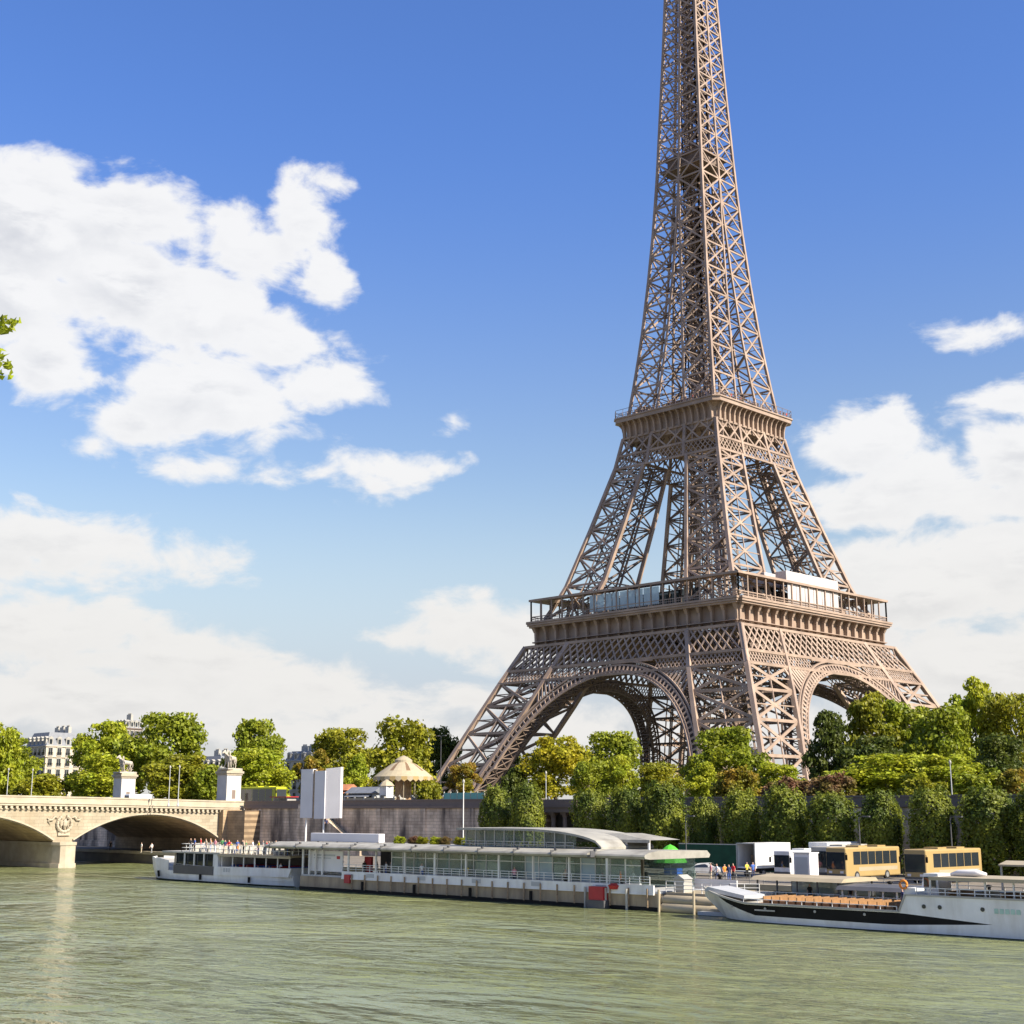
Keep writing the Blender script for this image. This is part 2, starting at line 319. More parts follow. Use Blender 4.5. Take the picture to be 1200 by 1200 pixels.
# ------------------------------------------------------------------ setting: water, ground, quays
def water_mat():
    m = bpy.data.materials.new('river_water'); m.use_nodes = True; N = m.node_tree.nodes; L = m.node_tree.links; b = N['Principled BSDF']
    tc = N.new('ShaderNodeTexCoord')
    mp = N.new('ShaderNodeMapping'); mp.inputs['Rotation'].default_value = (0, 0, .5); mp.inputs['Scale'].default_value = (.62, 1.15, 1); L.new(tc.outputs['Object'], mp.inputs[0])
    def nz(s, d, r=.55, dist=0.):
        n = N.new('ShaderNodeTexNoise'); n.inputs['Scale'].default_value = s; n.inputs['Detail'].default_value = d; n.inputs['Roughness'].default_value = r; n.inputs['Distortion'].default_value = dist
        L.new(mp.outputs[0], n.inputs['Vector']); return n.outputs[0]
    a = nz(.13, 3, .5, .8); a2 = nz(.42, 3, .5, .8); c = nz(1.3, 4, .6, .5); p = nz(.018, 3)
    ad = N.new('ShaderNodeMath'); ad.operation = 'MULTIPLY_ADD'; L.new(a2, ad.inputs[0]); ad.inputs[1].default_value = 2.6; L.new(c, ad.inputs[2])
    ad0 = ad; ad = N.new('ShaderNodeMath'); ad.operation = 'MULTIPLY_ADD'; L.new(a, ad.inputs[0]); ad.inputs[1].default_value = 4.5; L.new(ad0.outputs[0], ad.inputs[2])
    w1 = N.new('ShaderNodeMapRange'); L.new(nz(.035, 4, .6, 1.2), w1.inputs[0]); w1.inputs[1].default_value = .36; w1.inputs[2].default_value = .64; w1.inputs[3].default_value = .35; w1.inputs[4].default_value = 1.5   # calm lanes and ruffled patches
    hm = N.new('ShaderNodeMath'); hm.operation = 'MULTIPLY'; L.new(ad.outputs[0], hm.inputs[0]); L.new(w1.outputs[0], hm.inputs[1]); ad = hm
    bp = N.new('ShaderNodeBump'); bp.inputs['Strength'].default_value = 1.0; bp.inputs['Distance'].default_value = .19; L.new(ad.outputs[0], bp.inputs['Height']); 
    mx = N.new('ShaderNodeMix'); mx.data_type = 'RGBA'; mr = N.new('ShaderNodeMapRange'); L.new(p, mr.inputs[0]); mr.inputs[1].default_value = .35; mr.inputs[2].default_value = .65; L.new(mr.outputs[0], mx.inputs[0])
    mx.inputs[6].default_value = (.158, .178, .080, 1); mx.inputs[7].default_value = (.190, .205, .090, 1)
    # murky body (light scattered under the surface, softly shaped by the ripples) under a rippled Fresnel reflection
    bd = N.new('ShaderNodeBump'); bd.inputs['Strength'].default_value = .55; bd.inputs['Distance'].default_value = .22; L.new(ad.outputs[0], bd.inputs['Height'])
    df = N.new('ShaderNodeBsdfDiffuse'); L.new(bd.outputs[0], df.inputs['Normal']); L.new(mx.outputs[2], df.inputs[0])
    gl = N.new('ShaderNodeBsdfGlossy'); gl.inputs['Roughness'].default_value = .07; L.new(bp.outputs[0], gl.inputs['Normal'])
    fr = N.new('ShaderNodeFresnel'); fr.inputs['IOR'].default_value = 1.5; L.new(bp.outputs[0], fr.inputs['Normal'])
    ms = N.new('ShaderNodeMixShader'); L.new(fr.outputs[0], ms.inputs[0]); L.new(df.outputs[0], ms.inputs[1]); L.new(gl.outputs[0], ms.inputs[2])
    L.new(ms.outputs[0], N['Material Output'].inputs[0]); N.remove(b)
    return m
WATER = water_mat()
def sheet(name, x0, x1, y0, y1, z, m, nx=1, ny=1):
    b = MB()
    for i in range(nx):
        for j in range(ny):
            xa = x0+(x1-x0)*i/nx; xb = x0+(x1-x0)*(i+1)/nx; ya = y0+(y1-y0)*j/ny; yb = y0+(y1-y0)*(j+1)/ny
            b.face([(xa,ya,z),(xb,ya,z),(xb,yb,z),(xa,yb,z)])
    return tag(b.build(name, m), None, None, None, 'structure')
UP = 9.2          # level of the upper quay and of the park
LQ = 2.0          # level of the lower quay
YW = -168.0       # face of the upper quay wall
sheet('river_bed', -9000, 9000, -420, -150, -4.0, EARTH)
sheet('water', -9000, 9000, -330, -160, 0.0, WATER, 6, 2)
sheet('ground', -9000, 9000, YW+.6, 16000, UP, EARTH)
sheet('embankment_road', -900, 900, YW+6, YW+20, UP+.03, PAVE_D)
sheet('embankment_pavement', -900, 900, YW+.62, YW+5.8, UP+.06, PAVE)
sheet('right_bank_ground', -9000, 9000, -9000, -318, 7.3, PAVE)
b = MB(); b.box(-900, 900, -318.6, -318, -4, 7.3); tag(b.build('right_bank_wall', QWALL), 'stone retaining wall of the near bank below the camera', 'quay wall')
# lower quay: a paved slab with a stone edge, tapering under the bridge
b = MB(); b.prism([(900,-203), (900,YW), (-900,YW), (-900,-182), (-18,-182), (30,-184), (62,-203)], 'z', -4, LQ); tag(b.build('lower_quay', PAVE), None, None, None, 'structure')
b = MB()
b.prism([(900,-203.35), (900,-202.6), (62,-202.6), (30,-183.6), (-18,-181.6), (-400,-181.6), (-400,-182.35), (-18,-182.35), (30.2,-184.35), (62.2,-203.35)], 'z', LQ-.4, LQ+.12)
tag(b.build('quay_edge', STONE_T), None, None, None, 'structure')
# upper quay wall in two lengths, either side of the portal
def quay_wall(x0, x1, label):
    t = thing('quay_wall', label, 'wall', (0, 0, 0))
    b = MB(); b.box(x0, x1, YW, YW+.6, -1, UP+.35); b.box(x0, x1, YW-.35, YW, LQ-.02, LQ+1.2); b.build('wall_face', QWALL, t)
    b = MB(); b.box(x0, x1, YW-.28, YW+.9, UP+.35, UP+.75, 0); b.box(x0, x1, YW-.05, YW+.55, UP+.75, UP+1.5, 0); b.box(x0, x1, YW-.15, YW+.65, UP+1.5, UP+1.72, 0); b.build('parapet', QCAP, t)
    b = MB(); n = int((x1-x0)/11)
    for i in range(n):
        x = x0+5+i*11; b.box(x-.55, x+.55, YW-.22, YW-.003, LQ+1.2, UP+.34)
    if n: b.build('pilaster', QWALL, t)
    return t
quay_wall(18.5, 93.2, 'stained brown stone quay wall between the bridge and the columned portal')
quay_wall(100.2, 420, 'stone quay wall mostly hidden behind the clipped tree row')
quay_wall(-420, -24, 'stone quay wall beyond the bridge, seen through its arch')
# portal with two columns
t = thing('quay_portal', 'dark stone portal with two columns let into the quay wall beside the clipped trees', 'portal', (96.7, YW, LQ))
b = MB(); b.box(-3.5, 3.5, 2.6, 3.0, 0, 7.4); b.build('back_wall', DGREY, t)
for x in (-3.25, 3.25): b = MB(); b.box(x-.25, x+.25, -.3, 2.6, 0, 6.9); b.build('side_wall', QWALL, t)
b = MB(); b.box(-3.9, 3.9, -.7, 3.2, 6.9, 7.6); b.box(-4.05, 4.05, -.85, 3.3, 7.6, 7.85); b.box(-3.8, 3.8, -.5, .5, 7.85, 8.75); b.build('lintel', QCAP, t)
for x in (-1.15, 1.15):
    b = MB(); b.box(-.5, .5, -.5, .5, 0, .5); b.lathe([(.42,.5),(.42,.7),(.36,.9),(.33,6.2),(.42,6.35),(.45,6.6)], 14); b.box(-.5, .5, -.5, .5, 6.6, 6.9)
    b.build('column', QCAP, t, loc=(x, 0, 0))

# ------------------------------------------------------------------ iron tower
ZS = [0,2.9,18.5,31.4,45,55.9,70,88,107,120.9,134,147,163,180,197,216,236,257,285,310]
WS = [62.6,61.2,53.7,47.7,41.3,35.9,29,23.5,18,15.5,13.7,12.2,10.7,9.35,8.3,7.4,6.45,5.6,4.6,4]
IZ = [0,2.9,18,28,39,50,56,70,92,112,120.9,134,147,163,180,192]
IW = [46,44.8,37.5,32,26.7,22,19.6,14.6,10.2,6.5,5.1,3.7,2.6,1.5,.6,.0]
def Wz(z): return float(np.interp(z, ZS, WS))
def Iz(z): return float(np.interp(z, IZ, IW))
def rot(k, p):
    x, y, z = p
    for _ in range(k): x, y = -y, x
    return Vector((x, y, z))
def truss(b, p, q, d, nrm, t, m=0, pitch=1.15):
    """a flat laced girder: two flanges and zigzag lacing"""
    p = Vector(p); q = Vector(q); ax = (q-p); Ln = ax.length; ax.normalize(); s = ax.cross(Vector(nrm)).normalized()*(d/2)
    b.beam(p+s, q+s, t*1.3, t, m, nrm); b.beam(p-s, q-s, t*1.3, t, m, nrm)
    n = max(2, int(Ln/(d*pitch))); sg = 1
    for i in range(n):
        a = p+ax*(Ln*i/n)+s*sg; c = p+ax*(Ln*(i+1)/n)-s*sg; b.beam(a, c, t*.8, t*.8, m, nrm); sg = -sg
tower = thing('lattice_tower', 'tall brown wrought iron lattice tower with four arched legs and two platforms', 'tower', (0, 0, UP))
def T0(o): o.location = (0, 0, -UP); return o            # geometry below is in world metres
def corner(sx, sy, i, j, z): return Vector((sx*(Wz(z) if i else Iz(z)), sy*(Wz(z) if j else Iz(z)), z))
PAIRS = [((1,1),(0,1),(0,1)), ((1,1),(1,0),(1,0)), ((0,1),(0,0),(-1,0)), ((1,0),(0,0),(0,-1))]
def leg(sx, sy, zs, chord, dx, t, name, inner=True):
    b = MB()
    fine = []
    for a, c in zip(zs[:-1], zs[1:]): fine += [a, (a+c)/2]
    fine.append(zs[-1])
    for i in (0, 1):
        for j in (0, 1):
            for a, c in zip(fine[:-1], fine[1:]): b.beam(corner(sx,sy,i,j,a), corner(sx,sy,i,j,c), chord, chord, 0, (1,0,0))
    for n, (A, B_, nr) in enumerate(PAIRS):
        nr = Vector((nr[0]*sx, nr[1]*sy, 0)); out = n < 2
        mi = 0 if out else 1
        for a, c in zip(zs[:-1], zs[1:]):
            A0, A1, B0, B1 = corner(sx,sy,*A,a), corner(sx,sy,*A,c), corner(sx,sy,*B_,a), corner(sx,sy,*B_,c)
            wd = dx*.72 if out else dx*.5
            for p, q in ((A0, B1), (B0, A1), (A1, B1)): b.beam(p, q, wd, .3, mi, nr)
            M0, M1 = (A0+B0)/2, (A1+B1)/2
            b.beam(M0, M1, t*1.5, t*1.5, mi, nr)
            if out: b.beam((A0+A1)/2, (B0+B1)/2, t*1.5, t, mi, nr)
    if inner:                                               # lift rails, stairs and cross frames inside the leg
        for a, c in zip(zs[:-1], zs[1:]):
            def pt(u, v, z): 
                w, i = Wz(z), Iz(z); return Vector((sx*(i+(w-i)*u), sy*(i+(w-i)*v), z))
            for u, v in ((.3,.3),(.3,.7),(.7,.3),(.7,.7)):
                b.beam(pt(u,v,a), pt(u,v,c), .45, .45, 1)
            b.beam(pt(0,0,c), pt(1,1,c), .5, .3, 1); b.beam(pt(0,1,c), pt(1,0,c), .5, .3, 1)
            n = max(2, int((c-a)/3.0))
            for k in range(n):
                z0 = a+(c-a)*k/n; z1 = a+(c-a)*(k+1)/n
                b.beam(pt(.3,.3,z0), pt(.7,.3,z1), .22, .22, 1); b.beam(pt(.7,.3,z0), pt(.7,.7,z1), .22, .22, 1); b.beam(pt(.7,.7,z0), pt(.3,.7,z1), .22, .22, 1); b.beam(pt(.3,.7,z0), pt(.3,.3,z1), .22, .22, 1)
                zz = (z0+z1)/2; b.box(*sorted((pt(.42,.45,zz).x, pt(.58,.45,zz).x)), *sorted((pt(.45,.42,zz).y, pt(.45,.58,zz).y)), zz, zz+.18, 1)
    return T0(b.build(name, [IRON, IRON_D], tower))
for sx in (-1, 1):
    for sy in (-1, 1):
        leg(sx, sy, [3, 12.5, 21.5, 30, 37.6, 44], 1.15, 1.0, .2, 'leg')
        leg(sx, sy, [62, 71.5, 80, 88, 95.5, 102, 106], .95, .75, .17, 'upper_leg')
        for i in (0,1):                                     # masonry feet
            for j in (0,1):
                b = MB(); p = corner(sx, sy, i, j, 4); b.box(p.x-3, p.x+3, p.y-3, p.y+3, 3, 10.2); T0(b.build('masonry_pier', STONE_T, tower))
AR, AZ = 35.0, 12.3
def fp(k, a, z, off=0.0): return rot(k, (a, -Wz(z)-off, z))
for k in range(4):
    nr = rot(k, (0, -1, 0))
    # decorative arch: two rings with radial struts, a second ring behind and a laced soffit
    b = MB(); t0 = math.asin((21-AZ)/AR); low = [5+16*i/10 for i in range(10)]
    seg = [('l', 1, z) for z in low]+[('a', 0, t0+(PI-2*t0)*i/60) for i in range(61)]+[('l', -1, z) for z in low[::-1]]; n = len(seg)-1
    def ap(r, th, off):
        if isinstance(th, tuple):
            if th[0] == 'l':
                z = th[2]; return fp(k, th[1]*(Iz(z)-(AR-r)*(.35+.65*(z-5)/16)), z, off)
            th = th[2]
        z = AZ+r*math.sin(th); return fp(k, r*math.cos(th)*(1+.06*((47.3-max(z, 21))/26.3)**2), z, off)
    for off, w in ((.25, .5), (-4.6, .45)):
        for i in range(n):
            for r, ww in ((AR, w), (AR-.95, w*.6), (AR-3.1, w), (AR-2.5, w*.5)):
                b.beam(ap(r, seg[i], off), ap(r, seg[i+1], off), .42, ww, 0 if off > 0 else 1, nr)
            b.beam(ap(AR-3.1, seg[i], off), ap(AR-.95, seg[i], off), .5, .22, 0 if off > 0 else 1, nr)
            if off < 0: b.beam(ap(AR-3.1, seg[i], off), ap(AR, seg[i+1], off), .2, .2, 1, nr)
    for i in range(0, n-1, 2):
        b.beam(ap(AR-3.1, seg[i], .2), ap(AR-3.1, seg[i], -4.6), .28, .28, 1); b.beam(ap(AR-3.1, seg[i], .2), ap(AR-3.1, seg[i+2], -4.6), .22, .22, 1); b.beam(ap(AR-3.1, seg[i+2], .2), ap(AR-3.1, seg[i], -4.6), .22, .22, 1)
        b.beam(ap(AR, seg[i], .2), ap(AR, seg[i], -4.6), .28, .28, 1)
    # dark plate added behind the ring, standing in for shade in the openings
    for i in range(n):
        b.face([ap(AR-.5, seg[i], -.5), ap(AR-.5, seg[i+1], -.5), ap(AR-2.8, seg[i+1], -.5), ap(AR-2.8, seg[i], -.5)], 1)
    # spandrel struts between arch and lower band
    nn = 46
    for i in range(nn+1):
        a = -26+52*i/nn
        if abs(a) < 11: continue
        zt = 44.0; ww = Iz(zt)
        if abs(a) > ww+1.5: continue
        th = math.acos(max(-1, min(1, a/AR*.93))); p = ap(AR, th, .15); q = fp(k, a*1.03, zt, .15)
        if q.z-p.z > .4:
            b.beam(p, q, .55, .3, 0, nr)
            p2 = ap(AR, math.acos(max(-1, min(1, (a-26*2/nn)/AR*.93))), .15)
    for sg in (-1, 1):
        for f in (.5,):
            pts = []
            for i in range(12):
                a = sg*(12+13.5*i/11); th = math.acos(a/AR*.93); p = ap(AR, th, .12); q = fp(k, a*1.03, 44.0, .12); pts.append(p.lerp(q, .93))
            for p, q in zip(pts[:-1], pts[1:]): b.beam(p, q, .5, .3, 0, nr)
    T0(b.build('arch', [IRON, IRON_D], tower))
    # great lattice girder under the first platform and the fine band below it
    b = MB()
    for z, w in ((44.0, .6), (47.4, .7), (54.2, .7)):
        W = Wz(z); b.beam(fp(k, -W, z, .15), fp(k, W, z, .15), w, .8, 0, nr)
    def lattice(z0, z1, pitch, t, a_lim, off, dbl=True, skip=0.0, m=0):
        n = int(2*a_lim/pitch); dz = z1-z0
        for i in range(-1, n+1):
            for s in (1, -1):
                a0 = -a_lim+pitch*i; a1 = a0+pitch*(2 if dbl else 1)
                if s < 0: a0, a1 = a1, a0
                lim0, lim1 = Wz(z0), Wz(z1)
                def cl(a, z, a_, z_):
                    return a, z
                if abs(a0) > a_lim+.01 or abs(a1) > a_lim+.01: continue
                if skip and abs((a0+a1)/2) < skip: continue
                b.beam(fp(k, a0*lim0/a_lim, z0, off), fp(k, a1*lim1/a_lim, z1, off), t, t*.6, m, nr)
    lattice(47.6, 54.1, 2.55, .42, Wz(50), .1)
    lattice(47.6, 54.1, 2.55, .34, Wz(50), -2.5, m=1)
    lattice(44.1, 47.3, 1.25, .26, Wz(45.5), .1, skip=13.5)
    b.beam(fp(k, -12, 46.9, .12), fp(k, 12, 46.9, .12), .35, .5, 0, nr)
    for a in (-1, 1):
        for z0, z1 in ((44, 54.2),):
            b.beam(fp(k, a*Iz(z0), z0, .2), fp(k, a*Iz(z1), z1, .2), 1.2, .8, 0, nr)
            b.beam(fp(k, a*Wz(z0), z0, .0), fp(k, a*Wz(z1), z1, .0), 1.15, 1.15, 0, nr)
    T0(b.build('lattice_girder', [IRON, IRON_D], tower))
# first platform ----------------------------------------------------------
plat = MB(); H1 = 35.35
b = MB()
for k in range(4):
    w = H1-1.2
    b.hexa([rot(k, p) for p in ((-w,-w,54.3),(w,-w,54.3),(w-.8,-w+.8,54.3),(-w+.8,-w+.8,54.3),(-w,-w,60.2),(w,-w,60.2),(w-.8,-w+.8,60.2),(-w+.8,-w+.8,60.2))])
    for i in range(4): pass
plat_o = T0(b.build('first_platform', IRON, tower))
def T1(b, name, mats): o = b.build(name, mats, plat_o); return o
b = MB()
for k in range(4):
    nr = rot(k, (0,-1,0))
    for z, out, h in ((54.5, .25, .5), (55.6, .12, .18), (60.0, .75, .5), (60.5, 1.15, .5), (61.1, 1.35, .55)):
        b.beam(rot(k, (-H1-out+.5, -H1+.3-out, z)), rot(k, (H1+out-.5, -H1+.3-out, z)), 1.6, h, 0, (0,0,1))
T1(b, 'cornice', IRON)
for k in range(4):
    for i in range(19):
        b = MB(); a = -H1+.9+(2*H1-1.8)*i/18
        y = -H1+.5
        b.hexa([rot(k, p) for p in ((a-.32,y-.3,54.7),(a+.32,y-.3,54.7),(a+.32,y+.75,54.7),(a-.32,y+.75,54.7),(a-.32,y-.5,58.4),(a+.32,y-.5,58.4),(a+.32,y+.75,58.4),(a-.32,y+.75,58.4))])
        b.hexa([rot(k, p) for p in ((a-.38,y-.62,58.4),(a+.38,y-.62,58.4),(a+.38,y+.75,58.4),(a-.38,y+.75,58.4),(a-.5,y-1.45,59.9),(a+.5,y-1.45,59.9),(a+.5,y+.75,59.9),(a-.5,y+.75,59.9))])
        T1(b, 'bracket', IRON)
b = MB()
for k in range(4):
    w = H1+.6; i_ = 13
    b.hexa([rot(k, p) for p in ((-w,-w,60.9),(w,-w,60.9),(i_,-i_,60.9),(-i_,-i_,60.9),(-w,-w,61.5),(w,-w,61.5),(i_,-i_,61.5),(-i_,-i_,61.5))])
T1(b, 'deck', IRON_D)
for k in range(4):
    nr = rot(k, (0,-1,0)); b = MB(); g = MB(); w = H1+.5
    for i in range(19):
        a = -w+.2+(2*w-.4)*i/18
        b.beam(rot(k, (a,-w+.2,61.5)), rot(k, (a,-w+.2,67.3)), .34, .34, 0, nr)
        if i % 2 == 0: b.beam(rot(k, (a*.9,-w+4.4,61.5)), rot(k, (a*.9,-w+4.4,67.3)), .3, .3, 1, nr)
    for z, t in ((62.85,.22), (62.2,.12)): b.beam(rot(k, (-w,-w+.2,z)), rot(k, (w,-w+.2,z)), t, t, 0, nr)
    n = 110
    for i in range(n):
        a = -w+2*w*i/n; b.beam(rot(k, (a,-w+.2,61.5)), rot(k, (a,-w+.2,62.85)), .07, .07, 0, nr)
    T1(b, 'gallery_railing', [IRON, IRON_D])
    b = MB()
    b.hexa([rot(k, p) for p in ((-w-.3,-w-.3,67.2),(w+.3,-w-.3,67.2),(w-5,-w+5,67.7),(-w+5,-w+5,67.7),(-w-.3,-w-.3,67.8),(w+.3,-w-.3,67.8),(w-5,-w+5,68.3),(-w+5,-w+5,68.3))])
    T1(b, 'gallery_roof', IRON)
    # pavilion between the legs, with glazed front
    b = MB(); y = -w+6.5
    b.hexa([rot(k, p) for p in ((-13,y,61.5),(13,y,61.5),(13,y+8,61.5),(-13,y+8,61.5),(-13,y,66.2),(13,y,66.2),(13,y+8,67.8),(-13,y+8,67.8))], 1)
    for i in range(14):
        a = -13+2*i; b.beam(rot(k, (a,y-.05,61.5)), rot(k, (a,y-.05,66.2)), .18, .18, 0, nr)
    T1(b, 'pavilion', [IRON_D, DGLASS])
# gallery windscreen panes on the river face and tarpaulins on the downstream face
for i in range(9):
    a = -13.5+i*2.7; b = MB(); b.box(a, a+2.45, -H1-.34, -H1-.30, 62.0, 66.6); T1(b, 'windscreen', GLASS_S)
for i in range(6):
    a = -13.6+i*4.1; b = MB(); b.box(H1+.02, H1+.12, a+.1, a+4.0, 61.6, 67.1); T1(b, 'tarpaulin_panel', TOWER_TARP)
b = bev((3.4, 25, 2.6), .12); o = T1(b, 'tarpaulin_cover', TOWER_TARP); o.location = (H1-1.7, -1.2, 67.9)
b = bev((7, 9, 3.6), .12); o = T1(b, 'tarpaulin_cover', TOWER_TARP); o.location = (H1-9, -11, 66.9)
# second platform -----------------------------------------------------------
b = MB()
for k in range(4):
    nr = rot(k, (0,-1,0))
    for z, w in ((105.8,.5), (109.7,.6), (115.0,.6)):
        W = Wz(z); b.beam(fp(k,-W,z,.1), fp(k,W,z,.1), w, .6, 0, nr)
    def lat2(z0, z1, n, t, off, m=0):
        for i in range(n):
            for s in (0, 1):
                u0 = -1+2*i/n; u1 = -1+2*(i+1)/n
                if s: u0, u1 = u1, u0
                b.beam(fp(k,u0*Wz(z0),z0,off), fp(k,u1*Wz(z1),z1,off), t, t*.6, m, nr)
    lat2(105.9, 107.75, 22, .24, .1); lat2(107.75, 109.6, 22, .24, .1)
    for u0, u1, n in ((-1,-.36,2), (-.36,.36,2), (.36,1,2)):
        for i in range(n):
            a0 = u0+(u1-u0)*i/n; a1 = u0+(u1-u0)*(i+1)/n
            b.beam(fp(k,a0*Wz(109.8),109.8,.1), fp(k,a1*Wz(114.9),114.9,.1), .45, .3, 0, nr); b.beam(fp(k,a1*Wz(109.8),109.8,.1), fp(k,a0*Wz(114.9),114.9,.1), .45, .3, 0, nr)
            am = (a0+a1)/2; b.beam(fp(k,am*Wz(109.8),109.8,.1), fp(k,am*Wz(114.9),114.9,.1), .2, .2, 0, nr)
    for u in (-1,-.36,.36,1): b.beam(fp(k,u*Wz(105.8),105.8,.1), fp(k,u*Wz(115),115,.1), .9, .6, 0, nr)
    lat2(109.8, 114.9, 12, .3, -3, 1)
T0(b.build('upper_lattice_girder', [IRON, IRON_D], tower))
b = MB(); prof = [(16.5,114.9),(16.5,117.0),(16.7,118.6),(17.2,119.5),(18.9,119.5),(18.9,120.6),(19.2,120.6),(19.2,121.0),(4,121.0),(4,113.5),(16.3,113.5),(16.5,114.9)]
ch = 1.6
def ring8(w, z):
    c = ch*w/19.0
    return [(-w+c,-w,z),(w-c,-w,z),(w,-w+c,z),(w,w-c,z),(w-c,w,z),(-w+c,w,z),(-w,w-c,z),(-w,-w+c,z)]
for (r0,z0),(r1,z1) in zip(prof[:-1], prof[1:]):
    a, c = ring8(r0,z0), ring8(r1,z1)
    for i in range(8): b.face([a[i], a[(i+1)%8], c[(i+1)%8], c[i]])
p2 = T0(b.build('second_platform', IRON, tower))
for k in range(4):
    for i in range(15):
        b = MB(); a = -15.6+31.2*i/14
        pr = [(-16.4,115.0),(-17.3,115.0),(-17.45,117.0),(-17.85,118.4),(-18.8,119.47),(-16.8,119.47)]
        n = len(b.v); pts = [(a-.2, y, z) for y, z in pr]+[(a+.2, y, z) for y, z in pr]
        q = [rot(k, p) for p in pts]; m = len(pr)
        b.face(q[:m]); b.face(q[m:][::-1])
        for j in range(m): b.face([q[j], q[(j+1)%m], q[m+(j+1)%m], q[m+j]])
        b.build('bracket', IRON, p2)
b = MB()
r = ring8(18.9, 121)
for i in range(8):
    p, q = Vector(r[i]), Vector(r[(i+1)%8]); n = max(2, int((q-p).length/.9))
    for zz in (.6, 1.2, 2.3): b.beam(p+Vector((0,0,zz)), q+Vector((0,0,zz)), .1)
    for j in range(n): s = p.lerp(q, j/n); b.beam(s, s+Vector((0,0,2.3 if j % 3 == 0 else 1.2)), .09)
b.build('railing', IRON_D, p2)
b = MB(); b.box(-8,8,-8,8,121.0,125.2); b.box(-8.6,8.6,-8.6,8.6,125.2,125.6)
for s in (-1,1):
    for u in (-1,1): b.box(min(s*9.5,s*13.5), max(s*9.5,s*13.5), min(u*9.5,u*13.5), max(u*9.5,u*13.5), 121.0, 124.2)
b.build('upper_deck_cabin', IRON_D, p2)
# column above the second platform -----------------------------------------
zz = [121.0]
while zz[-1] < 285: zz.append(zz[-1] + max(3.6, (Wz(zz[-1])-Iz(zz[-1]))*.86))
b = MB(); bi = MB()
for z0, z1 in zip(zz[:-1], zz[1:]):
    for k in range(4):
        nr = rot(k, (0,-1,0)); t = .5 if z0 < 190 else .42
        for s in (-1, 1):
            b.beam(fp(k,s*Wz(z0),z0), fp(k,s*Wz(z1),z1), .75, .75, 0, nr)
            if Iz(z0) > .25: b.beam(fp(k,s*Iz(z0),z0), fp(k,s*Iz(z1),z1), .55, .55, 0, nr)
            A0, A1, B0, B1 = fp(k,s*Wz(z0),z0), fp(k,s*Wz(z1),z1), fp(k,s*Iz(z0),z0), fp(k,s*Iz(z1),z1)
            b.beam(A0, B1, t, t*.6, 0, nr); b.beam(B0, A1, t, t*.6, 0, nr); b.beam(A1, B1, t, t*.6, 0, nr)
            b.beam((A0+A1)/2, (B0+B1)/2, .16, .16, 0, nr)
            # inner faces of the four corner posts
            if Iz(z0) > .4:
                c0 = rot(k, (s*Iz(z0), -Iz(z0), z0)); c1 = rot(k, (s*Iz(z1), -Iz(z1), z1))
                bi.beam(c0, c1, .45, .45, 0); bi.beam(B0, c1, .3, .3, 0); bi.beam(c0, B1, .3, .3, 0); bi.beam(B1, c1, .3, .3, 0)
        if Iz(z0) <= .25: b.beam(fp(k,0,z0), fp(k,0,z1), .6, .6, 0, nr)
        if Iz(z1) > .25: b.beam(fp(k,-Iz(z1),z1), fp(k,Iz(z1),z1), .22, .22, 0, nr)
T0(b.build('upper_column', IRON, tower))
z = 121.0; i = 0
while z < 284:                                              # lift shafts, stairs and floors in the middle
    z1 = z+2.6
    for k in range(4):
        for a in (-2.7, -.9, .9, 2.7):
            sc = 1.0 if Wz(z) > 6.5 else Wz(z)/6.5
            bi.beam(rot(k, (a*sc,-2.7*sc,z)), rot(k, (a*sc,-2.7*sc,z1)), .28, .28, 0)
        bi.beam(rot(k, (-2.7*sc,-2.7*sc,z)), rot(k, (2.7*sc,-2.7*sc,z)), .3, .3, 0)
        bi.beam(rot(k, (-2.7*sc,-2.7*sc,z)), rot(k, (2.7*sc,-2.7*sc,z1)), .2, .2, 0); bi.beam(rot(k, (2.7*sc,-2.7*sc,z)), rot(k, (-2.7*sc,-2.7*sc,z1)), .2, .2, 0)
    s4 = i % 4; bi.beam(rot(s4, (-2.2*sc,-1.6*sc,z)), rot(s4, (2.2*sc,-1.6*sc,z1)), 1.0, .25, 0)
    if i % 3 == 0:
        w = Wz(z)*.97
        for k in range(4): bi.beam(rot(k, (-w,-w,z)), rot(k, (-2.7*sc,-2.7*sc,z)), .3, .3, 0)
    z = z1; i += 1
T0(bi.build('lift_shaft', IRON_D, tower))
b = MB(); w = Wz(198)-.6; b.box(-w,w,-w,w,198.2,199.0); b.box(-w+1.6,w-1.6,-w+1.6,w-1.6,199.0,202.4); b.box(-w+.6,w-.6,-w+.6,w-.6,202.4,202.8); T0(b.build('intermediate_platform', IRON_D, tower))
b = MB(); b.box(-8.6,8.6,-8.6,8.6,285,286); b.box(-6,6,-6,6,286,291); b.lathe([(4.5,291),(4.2,295),(2,298),(.6,300),(.4,330),(.05,332)], 12); T0(b.build('summit_cabin', IRON, tower))

